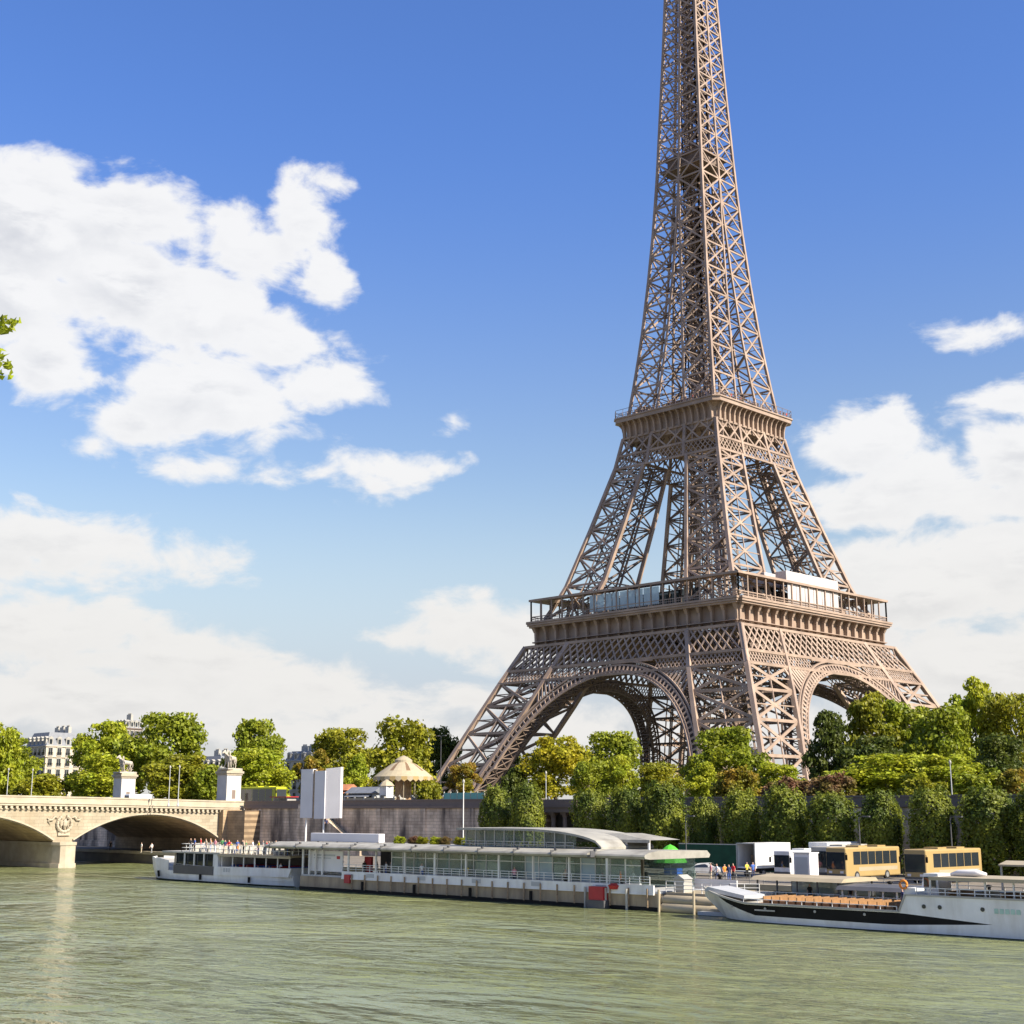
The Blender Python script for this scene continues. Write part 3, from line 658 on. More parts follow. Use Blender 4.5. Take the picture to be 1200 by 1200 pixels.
# ------------------------------------------------------------------ stone bridge
bridge = thing('stone_bridge', 'pale stone arch bridge with dentil cornice and carved emblem crossing the river on the left', 'bridge', (0, -235, 0))
def TB(o): o.location = (0, 235, 0); return o
XF, XB = 17.0, -18.0
def dz(y): return 9.35 + 1.0*math.sin(min(1, max(0, (-172-y)/125))*PI)*.75 + (.0)     # gently humped deck line
ARCH = [(-201,-172.5), (-233,-204.5), (-265,-236.5), (-297,-268.5)]
b = MB(); NS = 28
for (y0, y1) in ARCH:
    h = 4.2; sp = y1-y0; Rr = (sp*sp/4+h*h)/(2*h); zc = 8.35-Rr; ym = (y0+y1)/2
    P = [(y0+sp*i/NS) for i in range(NS+1)]; Z = [zc+math.sqrt(max(0, Rr*Rr-(y-ym)**2)) for y in P]
    for i in range(NS):
        for x in (XF, XB): b.face([(x,P[i],Z[i]),(x,P[i+1],Z[i+1]),(x,P[i+1],dz(P[i+1])),(x,P[i],dz(P[i]))])
        b.face([(XF,P[i],Z[i]),(XF,P[i+1],Z[i+1]),(XB,P[i+1],Z[i+1]),(XB,P[i],Z[i])], 1)
    # archivolt
    for i in range(NS):
        b.beam((XF+.02, P[i], Z[i]+.3), (XF+.02, P[i+1], Z[i+1]+.3), .24, .6, 2, (1,0,0))
for y0, y1 in ((-204.5,-201), (-236.5,-233), (-268.5,-265)):
    for x in (XF, XB): b.face([(x,y0,3.9),(x,y1,3.9),(x,y1,dz(y1)),(x,y0,dz(y0))])
body = TB(b.build('arch_wall', [STONE, STONE_D, STONE_T], bridge))
for y0, y1 in ((-204.5,-201), (-236.5,-233), (-268.5,-265)):
    b = MB(); ym = (y0+y1)/2
    def nose(g, z0, z1): b.prism([(XB-2.2-g*.4,ym-.9-g*.3), (XB-2.2-g*.4,ym+.9+g*.3), (XB,y1+g), (XF,y1+g), (XF+1.9+g*.2,ym+1.35+g*.6), (XF+2.3+g*.4,ym+.6), (XF+2.3+g*.4,ym-.6), (XF+1.9+g*.2,ym-1.35-g*.6), (XF,y0-g), (XB,y0-g)], 'z', z0, z1)
    nose(0, -4, 3.6); nose(.25, 3.6, 4.1); nose(.3, -4, .7)
    TB(b.build('pier', STONE_T, bridge))
b = MB(); b.box(XB-.6, XF+1.4, -172.5, -167.3, -4, 9.3); b.box(XF+1.4, XF+6.8, -171.6, -167.4, -4, 9.2); TB(b.build('abutment', STONE_D, bridge))
b = MB(); b.box(XB-.6, XF+1.4, -319, -297, -4, 9.3); TB(b.build('abutment', STONE_D, bridge))
b = MB(); ys = [-318+i*3 for i in range(50)]+[-167.5]
for y0, y1 in zip(ys[:-1], ys[1:]):
    b.hexa([(XB,y0,dz(y0)-.1),(XF,y0,dz(y0)-.1),(XF,y1,dz(y1)-.1),(XB,y1,dz(y1)-.1),(XB,y0,dz(y0)+.3),(XF,y0,dz(y0)+.3),(XF,y1,dz(y1)+.3),(XB,y1,dz(y1)+.3)])
TB(b.build('roadway', PAVE_D, bridge))
b = MB()
for x, s in ((XF, 1), (XB, -1)):
    for y0, y1 in zip(ys[:-1], ys[1:]):
        def bar(o0, o1, h0, h1):
            xa, xb = sorted((x+s*o0, x+s*o1))
            b.hexa([(xa,y0,dz(y0)+h0),(xb,y0,dz(y0)+h0),(xb,y1,dz(y1)+h0),(xa,y1,dz(y1)+h0),(xa,y0,dz(y0)+h1),(xb,y0,dz(y0)+h1),(xb,y1,dz(y1)+h1),(xa,y1,dz(y1)+h1)])
        bar(-.5, .72, .02, .36); bar(-.5, .14, -.62, -.45); bar(-.5, .85, .36, .5)
    y = -318.0
    while y < -167.6:
        xa, xb = sorted((x+s*.0, x+s*.62)); b.box(xa, xb, y, y+.42, dz(y)-.44, dz(y)+.02); y += .95
TB(b.build('cornice', STONE_T, bridge))
for x, s in ((XF, 1), (XB, -1)):
    b = MB()
    for y0, y1 in zip(ys[:-1], ys[1:]):
        for o0, o1, h0, h1 in ((.0,.45,.5,1.38), (-.08,.55,1.38,1.62)):
            xa, xb = sorted((x+s*o0, x+s*o1))
            b.hexa([(xa,y0,dz(y0)+h0),(xb,y0,dz(y0)+h0),(xb,y1,dz(y1)+h0),(xa,y1,dz(y1)+h0),(xa,y0,dz(y0)+h1),(xb,y0,dz(y0)+h1),(xb,y1,dz(y1)+h1),(xa,y1,dz(y1)+h1)])
    TB(b.build('parapet', STONE_T, bridge))
for ym in (-202.75, -234.75):                                # carved eagle in a wreath with ribbons over each pier
    b = MB(); c = Vector((XF+.12, ym, 7.0)); n = 28
    for i in range(n):
        t0, t1 = 2*PI*i/n, 2*PI*(i+1)/n
        if abs(t0-PI/2) < .35: continue
        b.tube([c+Vector((.08,1.25*math.cos(t0),1.25*math.sin(t0))), c+Vector((.08,1.25*math.cos(t1),1.25*math.sin(t1)))], .26+.05*(i % 2), 6)
    b.tube([c+Vector((.1,0,-.75)), c+Vector((.22,0,-.2)), c+Vector((.25,0,.35)), c+Vector((.2,.05,.75)), c+Vector((.2,.3,.85))], [.22,.42,.38,.2,.05], 8)
    for s in (-1, 1):
        for j in range(5):
            b.tube([c+Vector((.15,s*.3,.35-.1*j)), c+Vector((.2,s*(.75-.03*j),.55-.2*j)), c+Vector((.12,s*(.95-.1*j),.1-.28*j))], [.14,.12,.03], 6)
        pts = [c+Vector((.06,s*(1.3+.45*i),1.0+.28*math.sin(i*1.9)-.07*i)) for i in range(5)]
        b.tube(pts, [.12,.2,.2,.17,.05], 6)
        b.tube([c+Vector((.06,s*2.4,1.1)), c+Vector((.06,s*2.9,.5)), c+Vector((.06,s*2.4,-.1))], [.14,.13,.04], 6)
    b.box(c.x-.1, c.x+.16, ym-1.05, ym+1.05, c.z-1.85, c.z-1.35)
    TB(b.build('carved_eagle', STONE_T, bridge))

# ------------------------------------------------------------------ vegetation
def crown_mesh(seed, n=6500, leaf=.045, kind='round'):
    rs = np.random.RandomState(seed); lobes = []
    if kind == 'round':
        lobes.append(((0,0,.5), (.27,.27,.30)))
        for i in range(46):
            t = rs.rand()*2*PI; h = rs.uniform(.08,.93); rad = .40*max(.12, math.sin(PI*min(.97, h*.80+.14)))**.75*rs.uniform(.62,1.08)
            r = rs.uniform(.055,.125); lobes.append(((rad*math.cos(t), rad*math.sin(t), h), (r*1.15, r*1.15, r*rs.uniform(.7,1.0))))
    elif kind == 'loose':
        for i in range(40):
            t = rs.rand()*2*PI; h = rs.uniform(.10,.94); rad = rs.uniform(.10,.46)*math.sin(PI*min(.97, max(.15, h)))**.6
            r = rs.uniform(.05,.12); lobes.append(((rad*math.cos(t), rad*math.sin(t), h), (r*1.1, r*1.1, r*.8)))
    elif kind == 'tall':
        lobes.append(((0,0,.45), (.22,.22,.36)))
        for i in range(40):
            h = .05+.90*i/39; t = rs.rand()*2*PI; rad = .38*math.sin(PI*min(.95, h*.8+.15))*rs.uniform(.4,1.1); r = rs.uniform(.06,.13)
            lobes.append(((rad*math.cos(t), rad*math.sin(t), h), (r*1.15, r*1.15, r*.62)))
    elif kind == 'shrub':
        lobes.append(((0,0,.35), (.33,.33,.32)))
        for i in range(34):
            t = rs.rand()*2*PI; rad = rs.uniform(.10,.46); h = rs.uniform(.12,.88)*(1-rad*.6); r = rs.uniform(.06,.14)
            lobes.append(((rad*math.cos(t), rad*math.sin(t), h), (r, r, r*1.1)))
    P, Nn = [], []
    if kind == 'clipped':
        d = rs.randn(n, 3); d /= np.linalg.norm(d, axis=1)[:, None]
        e = 4.0; s = (np.abs(d[:,0])**e+np.abs(d[:,1])**e+np.abs(d[:,2]*.92)**3.2)**(-1/e)
        p = d*s[:,None]; P0 = p.copy(); low = p[:,2] < 0
        bulge = 1+.05*np.sin(p[:,0]*5+seed)+.05*np.cos(p[:,2]*6+seed*2)+.05*np.sin(p[:,1]*7+p[:,2]*4)
        p *= bulge[:,None]; inn = np.clip(1+rs.randn(n)*.07+.10*np.sin(P0[:,0]*9+seed)*np.sin(P0[:,2]*11)*np.sin(P0[:,1]*8+1), .6, 1.22); p *= inn[:,None]
        P = np.stack([p[:,0]*.5, p[:,1]*.5, p[:,2]*.5+.5], 1); Nn = d
    else:
        area = np.array([l[1][0]*l[1][0] for l in lobes]); idx = rs.choice(len(lobes), n*2, p=area/area.sum())
        c = np.array([l[0] for l in lobes])[idx]; rr = np.array([l[1] for l in lobes])[idx]
        d = rs.randn(n*2, 3); d[:,2] += .25; d /= np.linalg.norm(d, axis=1)[:,None]
        f = np.clip(1.0+rs.randn(n*2)*.22, .3, 1.55); p = c+d*rr*f[:,None]
        keep = np.ones(n*2, bool)
        for (lc, lr) in lobes:
            keep &= (((p-np.array(lc))/np.array(lr))**2).sum(1) > .30
        P = p[keep][:n]; Nn = d[keep][:n]
    m = len(P); nn = Nn+rs.randn(m,3)*(.42 if kind == 'clipped' else .7); nn /= np.linalg.norm(nn, axis=1)[:,None]
    a = np.cross(nn, rs.randn(m,3)); a /= np.linalg.norm(a, axis=1)[:,None]; b = np.cross(nn, a)
    sz = leaf*rs.uniform(.55,1.35,m)[:,None]
    if kind == 'clipped': a[:,2] *= .5; b[:,2] *= .5; sz = sz*1.15
    v = np.stack([P-a*sz*.6, P-b*sz*.42+nn*sz*.1, P+a*sz*.6, P+b*sz*.42+nn*sz*.1], 1).reshape(-1,3)
    me = bpy.data.meshes.new('crown'); me.from_pydata(v.tolist(), [], np.arange(m*4).reshape(-1,4).tolist()); me.update(); return me
def trunk_mesh(seed, bark, limbs=6):
    rs = random.Random(seed); b = MB(); pts = [(0,0,-.02),(rs.uniform(-.01,.01),0,.15),(rs.uniform(-.02,.02),rs.uniform(-.02,.02),.4),(rs.uniform(-.03,.03),rs.uniform(-.03,.03),.72)]
    b.tube(pts, [.034,.024,.018,.006], 8)
    for i in range(limbs):
        t = 2*PI*i/limbs+rs.uniform(-.4,.4); z = rs.uniform(.22,.45); e = rs.uniform(.22,.34)
        b.tube([(0,0,z), (.45*e*math.cos(t), .45*e*math.sin(t), z+.12), (e*math.cos(t), e*math.sin(t), z+rs.uniform(.22,.36))], [.013,.009,.003], 6)
    return b.mesh('trunk', bark, True)
CR = {'round': [crown_mesh(i+1, 9500, .042) for i in range(4)], 'loose': [crown_mesh(i+20, 7500, .045, 'loose') for i in range(3)],
      'tall': [crown_mesh(i+40, 7500, .045, 'tall') for i in range(2)], 'shrub': [crown_mesh(i+60, 4200, .07, 'shrub') for i in range(3)],
      'clipped': [crown_mesh(i+80, 9000, .062, 'clipped') for i in range(3)]}
TR = [trunk_mesh(i, BARK_P if i % 2 else BARK) for i in range(4)]
for k in CR:
    for me in CR[k]: me.materials.append(L_GREEN)
NT = [0]
def plant(name, label, cat, loc, w, h, kind, lm, group=None, th=.18, rz=None, trunk=True, depth=None):
    """a tree or shrub standing at loc: crown width w, total height h, clear trunk th*h"""
    NT[0] += 1; i = NT[0]
    t = thing(name, label, cat, loc, R.uniform(0, 6.28) if rz is None else rz, group)
    c = link('crown', CR[kind][i % len(CR[kind])], t, (0, 0, h*th)); c.scale = (w, depth or w, h*(1-th)*1.02)
    c.material_slots[0].link = 'OBJECT'; c.material_slots[0].material = lm
    if trunk:
        k = link('trunk', TR[i % 4], t); k.scale = (min(w, h)*1.0, min(w, h)*1.0, h*.95)
    return t
def tree_px(name, label, cat, px, top, wpx, Y, kind, lm, group=None, th=.18, base=None, **kw):
    g = at(px, 951.2, Y); base = UP if base is None else base
    dep = (Vector((g.x, g.y, 9.0))-CAM).length; tp = at(px, top, Y); k = dep*math.cos(math.atan((px-600)/FPX))/FPX
    return plant(name, label, cat, (tp.x, Y, base), wpx*k*1.12, tp.z-base, kind, lm, group, th, **kw)
TREES = [
 # name, label, px, top, width px, Y, kind, leaf
 ('plane_tree', 'yellow green tree cut by the left edge of the photo above the bridge', 2, 846, 52, -150, 'round', L_LIGHT),
 ('plane_tree', 'broad light green tree just right of the pale apartment block', 122, 846, 74, -146, 'round', L_LIGHT),
 ('plane_tree', 'tallest rounded tree behind the bridge, between the two statue pedestals', 192, 836, 90, -140, 'round', L_GREEN),
 ('plane_tree', 'low yellow green tree in front of the apartment block', 50, 904, 62, -158, 'shrub', L_OLIVE),
 ('lime_tree', 'low tree behind the far statue pedestal on the bridge', 118, 884, 74, -156, 'round', L_LIGHT),
 ('lime_tree', 'low olive tree between the two statue pedestals', 212, 884, 84, -154, 'round', L_OLIVE),
 ('lime_tree', 'small dark green tree left of the nearer statue pedestal', 246, 893, 46, -152, 'shrub', L_GREEN),
 ('plane_tree', 'dark green round tree rising behind the nearer statue', 303, 846, 68, -110, 'round', L_GREEN),
 ('plane_tree', 'bright green tree above the yellow bus', 308, 876, 80, -138, 'round', L_LIGHT),
 ('maple_tree', 'flat topped russet tree above the white folded panels', 368, 878, 44, -126, 'loose', L_ORANGE),
 ('plane_tree', 'green tree right of the russet tree and the white panels', 405, 853, 74, -104, 'round', L_OLIVE),
 ('willow_tree', 'slim pale green tree left of the carousel', 418, 884, 34, -138, 'tall', L_LIGHT),
 ('plane_tree', 'large olive tree directly behind the carousel', 470, 843, 82, -112, 'round', L_OLIVE),
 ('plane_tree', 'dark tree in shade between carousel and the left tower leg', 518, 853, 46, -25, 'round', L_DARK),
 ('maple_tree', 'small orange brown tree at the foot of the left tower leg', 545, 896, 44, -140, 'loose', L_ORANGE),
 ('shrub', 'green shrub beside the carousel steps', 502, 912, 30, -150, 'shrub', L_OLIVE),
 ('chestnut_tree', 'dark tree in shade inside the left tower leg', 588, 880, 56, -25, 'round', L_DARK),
 ('chestnut_tree', 'golden yellow round tree inside the left foot of the tower', 650, 864, 76, -130, 'round', L_YEL),
 ('chestnut_tree', 'mid green tree under the centre of the big arch', 712, 858, 72, -96, 'round', L_GREEN),
 ('acacia_tree', 'narrow bright green tree under the big arch', 730, 886, 42, -136, 'tall', L_LIGHT),
 ('lime_tree', 'low green tree right of the narrow bright tree under the arch', 776, 893, 62, -140, 'round', L_OLIVE),
 ('lime_tree', 'small bright green tree between two wider trees below the near tower leg', 823, 894, 44, -142, 'tall', L_LIGHT),
 ('chestnut_tree', 'dense dark round tree hiding the near tower foot', 850, 852, 86, -118, 'round', L_GREEN),
 ('shrub', 'tan yellow shrub below the dense round tree', 866, 895, 50, -146, 'shrub', L_ORANGE),
 ('lime_tree', 'light green tree right of the near tower foot', 912, 893, 58, -138, 'round', L_LIGHT),
 ('shrub', 'dark russet shrub below the light green tree', 922, 907, 52, -150, 'shrub', L_RED),
 ('shrub', 'purplish russet shrub in front of the thin dark tree', 978, 903, 52, -150, 'shrub', L_RED),
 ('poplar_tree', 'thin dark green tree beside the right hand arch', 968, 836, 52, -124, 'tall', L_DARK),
 ('plane_tree', 'olive tree in front of the right hand arch', 1012, 818, 76, -118, 'loose', L_OLIVE),
 ('plane_tree', 'green tree under the right end of the tower arch', 1058, 826, 80, -112, 'loose', L_GREEN),
 ('lime_tree', 'wide bright green mound of a tree above the clipped row', 1036, 884, 110, -142, 'round', L_LIGHT),
 ('lime_tree', 'bright green low tree right of the wide green mound', 1108, 886, 84, -144, 'round', L_LIGHT),
 ('plane_tree', 'round green tree left of the tallest right hand tree', 1098, 828, 84, -122, 'round', L_GREEN),
 ('plane_tree', 'tallest loose crowned tree on the right', 1140, 796, 78, -110, 'loose', L_LIGHT),
 ('plane_tree', 'tree cut by the right edge of the photo', 1186, 812, 74, -116, 'round', L_OLIVE),
 ('shrub', 'olive shrub in front of the two bright low trees', 1080, 908, 50, -152, 'shrub', L_OLIVE),
 ('shrub', 'orange tinged shrub near the right edge', 1190, 898, 44, -150, 'shrub', L_ORANGE),
 ('shrub', 'low green shrub right of the bright low trees', 1150, 896, 62, -150, 'shrub', L_GREEN),
 ('lime_tree', 'small olive tree behind the portal columns', 690, 893, 44, -140, 'round', L_GREEN),
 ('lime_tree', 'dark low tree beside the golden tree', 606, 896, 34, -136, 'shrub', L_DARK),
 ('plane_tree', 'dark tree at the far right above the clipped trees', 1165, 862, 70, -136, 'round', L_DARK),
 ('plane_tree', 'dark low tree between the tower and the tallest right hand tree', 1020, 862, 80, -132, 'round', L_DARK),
]
for (nm, lb, px, tp, wp, Y, kd, lm) in TREES:
    tree_px(nm, lb, 'shrub' if nm == 'shrub' else 'tree', px, tp, wp, Y, kd, lm, th=.05 if kd in ('shrub',) else .14, trunk=True)
# trees that go on outside the frame on either side, for other viewpoints
for i in range(7):
    plant('plane_tree', 'tree of the embankment row beyond the left edge', 'tree', (-125-26*i, -148+R.uniform(-6, 6), UP), 17, 18+R.uniform(-2, 3), 'round', [L_GREEN, L_OLIVE, L_LIGHT][i % 3], 'trees beyond the left edge')
    if i < 5: plant('plane_tree', 'tree of the embankment row beyond the right edge', 'tree', (222+20*i, -138+R.uniform(-6, 6), UP), 16, 19+R.uniform(-2, 3), 'round', [L_LIGHT, L_OLIVE, L_GREEN][i % 3], 'trees beyond the right edge')
# clipped lime trees on the lower quay
CL = [(581, 922, 38, 'clipped tree in shade left of the portal, farther of a touching pair'), (618, 921, 40, 'clipped tree left of the portal, nearer of a touching pair'),
      (692, 925, 44, 'clipped tree immediately right of the portal columns'), (733, 923, 42, 'clipped tree, second right of the portal'), (776, 920, 54, 'broad clipped tree behind the white canopy, third right of the portal'),
      (824, 934, 36, 'low sparse clipped tree above the green cloth fence'), (868, 927, 48, 'clipped tree above the open back of the white truck'), (918, 925, 56, 'clipped tree above the white minibus'),
      (972, 928, 56, 'clipped tree above the left hand gold coach'), (1031, 929, 50, 'clipped tree above the right end of the left hand gold coach'), (1090, 926, 54, 'clipped tree above the windscreen of the right hand gold coach'),
      (1155, 922, 66, 'widest clipped tree above the tail of the right hand gold coach'), (1212, 922, 60, 'clipped tree cut by the right edge of the photo')]
for px, tp, wp, lb in CL:
    Y = -174.0; p = at(px, tp, Y); k = (Vector((p.x, Y, 9))-CAM).length*math.cos(math.atan((px-600)/FPX))/FPX
    h = p.z-LQ; w = wp*k*.76
    t = thing('clipped_tree', lb, 'tree', (p.x, Y, LQ), 0, 'clipped trees along the quay wall')
    NT[0] += 1; c = link('crown', CR['clipped'][NT[0] % 3], t, (0, 0, h*.06)); c.scale = (w, w*1.02, h*.85); c.material_slots[0].link = 'OBJECT'; c.material_slots[0].material = L_HEDGE; c.rotation_euler = (0, 0, (NT[0] % 4)*PI/2)
    k2 = link('trunk', TR[NT[0] % 4], t); k2.scale = (5, 5, h*.8)
for i in range(6):
    t = plant('clipped_tree', 'clipped tree of the quay row beyond the right edge', 'tree', (183+i*8.5, -174, LQ), 7.4, 9.6, 'clipped', L_HEDGE, 'clipped trees beyond the right edge', .1, rz=0)
# near bank tree whose leaf tips reach into the left edge
nt_ = thing('bank_tree', 'leafy branch tip reaching in at the left edge against the white cloud', 'tree', (0, 0, 0))
tip = CAM+prj(-1, 398).normalized()*17.0
hd = Vector((prj(-24, 396).x, prj(-24, 396).y, 0)).normalized(); sd = Vector((hd.y, -hd.x, 0))
cc = tip-sd*2.6
def leaf_cloud(center, rad, n, leaf, seed):
    rs = np.random.RandomState(seed); d = rs.randn(n,3); d /= np.linalg.norm(d,axis=1)[:,None]; P = np.array(center)+d*np.array(rad)*(rs.rand(n)**.45)[:,None]
    nn = rs.randn(n,3); nn[:,2] += .6; nn /= np.linalg.norm(nn,axis=1)[:,None]; a = np.cross(nn, rs.randn(n,3)); a /= np.linalg.norm(a,axis=1)[:,None]; b = np.cross(nn,a); sz = leaf*rs.uniform(.6,1.3,n)[:,None]
    return np.stack([P-a*sz*.6, P-b*sz*.42+nn*sz*.15, P+a*sz*.6, P+b*sz*.42+nn*sz*.15],1).reshape(-1,3)
vs = [leaf_cloud(cc, (2.2,2.2,1.8), 2600, .10, 3)]
rs_ = random.Random(4)
for i in range(9):
    q = tip+sd*rs_.uniform(-.35,.14)+Vector((0,0,rs_.uniform(-.42,.42)))+hd*rs_.uniform(-.3,.3); vs.append(leaf_cloud(q, (.12,.12,.10), 16, .085, 30+i))
    
v = np.concatenate(vs); me = bpy.data.meshes.new('crown'); me.from_pydata(v.tolist(), [], np.arange(len(v)).reshape(-1,4).tolist()); me.materials.append(L_LIGHT); link('crown', me, nt_)
b = MB(); foot = Vector((cc.x, cc.y, 7.3))-sd*2.5
b.tube([foot+Vector((0,0,-.2)), foot+Vector((.1,0,3)), foot+Vector((0,.1,5.5)), Vector(cc)-sd*1.4, Vector(cc), tip-sd*.5], [.26,.2,.16,.09,.05,.012], 8)
for i in range(5):
    q = Vector(cc)+Vector((rs_.uniform(-1.2,1.2), rs_.uniform(-1.2,1.2), rs_.uniform(-.5,1.3))); b.tube([Vector(cc)-sd*.9, q], [.05,.01], 6)
b.build('trunk', BARK_P, nt_, True)

# ------------------------------------------------------------------ background buildings
def apartment(name, label, loc, rz, W, D, floors, bays_w, bays_d, fh=3.1, roof_h=4.5, wallm=None, chim=3):
    t = thing(name, label, 'building', loc, rz); H = floors*fh; b = MB(); b.box(-W/2, W/2, -D/2, D/2, -.5, H)
    for f in range(floors+1):
        z = f*fh; e = .35 if f in (2, floors-1, floors) else .12; b.box(-W/2-e, W/2+e, -D/2-e, D/2+e, z-.16, z+.10)
    b.build('wall', wallm or CASING, t)
    b = MB(); a = 1.6
    P0 = [(-W/2-.1,-D/2-.1,H+.1),(W/2+.1,-D/2-.1,H+.1),(W/2+.1,D/2+.1,H+.1),(-W/2-.1,D/2+.1,H+.1)]; P1 = [(-W/2+a,-D/2+a,H+roof_h),(W/2-a,-D/2+a,H+roof_h),(W/2-a,D/2-a,H+roof_h),(-W/2+a,D/2-a,H+roof_h)]; b.hexa(P0+P1)
    r = b.build('roof', SLATE, t)
    for i in range(chim):
        c = MB(); x = -W/2+a+(W-2*a)*(i+.5)/chim; c.box(x-1.1, x+1.1, -.5, .5, H+roof_h-.3, H+roof_h+1.9)
        for j in range(4): c.lathe([(.17,0),(.14,.6)], 8, (x-.75+.5*j, 0, H+roof_h+1.9))
        c.build('chimney', OFFW, r)
    wm = None
    for side in range(4):
        nb, half, off = (bays_w, W, D/2) if side % 2 == 0 else (bays_d, D, W/2)
        if side in (2, 3): continue
        for f in range(floors):
            for i in range(nb):
                if wm is None:
                    g = MB(); g.box(-.6,.6,-.05,.03,0,2.1,1); g.box(-.75,-.6,-.12,.03,-.1,2.2,0); g.box(.6,.75,-.12,.03,-.1,2.2,0); g.box(-.85,.85,-.16,.03,2.1,2.35,0); g.box(-.03,.03,-.08,.03,0,2.1,0)
                    g.box(-.8,.8,-.35,.03,-.25,-.08,0)
                    for q in range(9): g.box(-.78+q*.19,-.74+q*.19,-.33,-.29,-.08,.75,2)
                    g.box(-.8,.8,-.34,-.28,.75,.82,2); wm = g.mesh('window', [OFFW, DGLASS, BLACK])
                o = link('window', wm, t); u = -half/2+half*(i+.5)/nb
                o.location = (u, -off-.01, f*fh+.55) if side == 0 else (off+.01, u, f*fh+.55); o.rotation_euler = (0, 0, 0 if side == 0 else PI/2)
        for i in range(nb):
            g = MB(); g.box(-.7,.7,-.9,.9,0,2.0,0); g.box(-.45,.45,-.93,-.9,.25,1.7,1); g.prism([(-.95,2.0),(.95,2.0),(0,2.6)], 'y', -.95, .9, 0)
            o = g.build('dormer', [OFFW, DGLASS], r); u = -half/2+half*(i+.5)/nb
            o.location = (u, -off+.95, H+.35) if side == 0 else (off-.95, u, H+.35); o.rotation_euler = (0, 0, 0 if side == 0 else PI/2)
    return t
pb = at(46, 951, -112)
apartment('apartment_building', 'pale stone apartment block with slate mansard roof behind the bridge at far left', (pb.x, -106, UP), 0, 13, 17, 6, 5, 6, 3.2, 4.2)
pb = at(146, 951, -60)
apartment('apartment_building', 'dark roof and chimneys showing above the trees between the two pedestals', (pb.x, -60, UP), .2, 5, 8, 8, 3, 4, 3.55, 3.0, QCAP, 1)
pb = at(244, 951, -70)
apartment('apartment_building', 'white house with grey roof behind trees left of the nearer statue', (pb.x, -66, UP), .1, 11, 10, 4, 4, 4, 3.2, 4.0, OFFW, 2)
pb = at(352, 951, -30)
apartment('apartment_building', 'white block with dark roof above the flat topped russet tree', (pb.x, -26, UP), .15, 13, 12, 5, 4, 4, 3.3, 3.2, OFFW, 3)

# ------------------------------------------------------------------ people
def skin_person(pose):
    V_ = []; E_ = []; Rr = []
    def vtx(p, r): V_.append(p); Rr.append(r); return len(V_)-1
    def chain(i, pts):
        for p, r in pts:
            j = vtx(p, r); E_.append((i, j)); i = j
        return i
    sit = pose == 'sit'; hz = .52 if sit else .93
    pel = vtx((0,0,hz), .135); ch = chain(pel, [((0,.01,hz+.22), .125), ((0,.0,hz+.42), .135)])
    nk = chain(ch, [((0,.01,hz+.56), .055), ((0,-.015,hz+.66), .085), ((0,-.02,hz+.76), .09)])
    for s in (-1, 1):
        if pose == 'walk': knee = (s*.10, -.16*s, .49); foot = (s*.10, .02-.22*s, .07) if s > 0 else (s*.10, .34, .10)
        elif sit: knee = (s*.12, -.42, .50); foot = (s*.12, -.42, .07)
        else: knee = (s*.105, -.02, .49); foot = (s*.11, .02, .07)
        f = chain(pel, [((s*.095, 0, hz-.06), .10), (knee, .065), (foot, .045)]); chain(f, [((foot[0], foot[1]-.16, .04), .04)])
        if pose == 'walk': el = (s*.25, .08*s, hz+.17); ha = (s*.26, .08*s-.18, hz-.02)
        elif pose == 'lean' or sit: el = (s*.25, -.08, hz+.18); ha = (s*.16, -.32, hz+.16)
        else: el = (s*.25, .03, hz+.17); ha = (s*.26, -.05, hz-.07)
        chain(ch, [((s*.18, 0, hz+.45), .065), (el, .045), (ha, .035), ((ha[0], ha[1]-.03, ha[2]-.09), .03)])
    me = bpy.data.meshes.new('person'); me.from_pydata(V_, E_, []); o = bpy.data.objects.new('person_source', me); C.objects.link(o)
    mo = o.modifiers.new('skin', 'SKIN'); mo.use_smooth_shade = True
    for i, sv in enumerate(me.skin_vertices[0].data): sv.radius = (Rr[i], Rr[i]*.8 if i < 3 else Rr[i]); sv.use_root = (i == 0)
    o.modifiers.new('sub', 'SUBSURF').levels = 1
    dg = bpy.context.evaluated_depsgraph_get(); m2 = bpy.data.meshes.new_from_object(o.evaluated_get(dg)); bpy.data.objects.remove(o); m2.name = 'person'
    for x in range(4): m2.materials.append(None)
    for p in m2.polygons:
        c = p.center; z = c.z; arm = abs(c.x) > .215
        if z > hz+.60: p.material_index = 3 if (z > hz+.76 or c.y > .02) else 0
        elif z > hz+.52: p.material_index = 0
        elif arm and z < hz+.28: p.material_index = 0
        elif (sit and c.y < -.12 and z > hz+.08): p.material_index = 0
        elif z > hz+.02 and not (sit and c.y < -.12): p.material_index = 1
        else: p.material_index = 2
    return m2
PM = {k: skin_person(k) for k in ('stand', 'walk', 'lean', 'sit')}
SKIN = mat('skin', (.45, .28, .2), .6, .08, 4); HAIR = {'dark': mat('dark_hair', (.03, .02, .015), .6, .2, 5), 'brown': mat('brown_hair', (.13, .07, .035), .6, .2, 5), 'blond': mat('fair_hair', (.42, .3, .14), .6, .2, 5)}
CLO = {n: mat(n+'_cloth', c, .85, .1, 4) for n, c in dict(white=(.75,.75,.74), red=(.55,.03,.04), blue=(.05,.11,.36), navy=(.02,.03,.09), black=(.02,.02,.02), grey=(.25,.25,.26), yellow=(.65,.5,.06), green=(.06,.2,.07), pink=(.62,.25,.3), beige=(.48,.4,.29), orange=(.6,.2,.03)).items()}
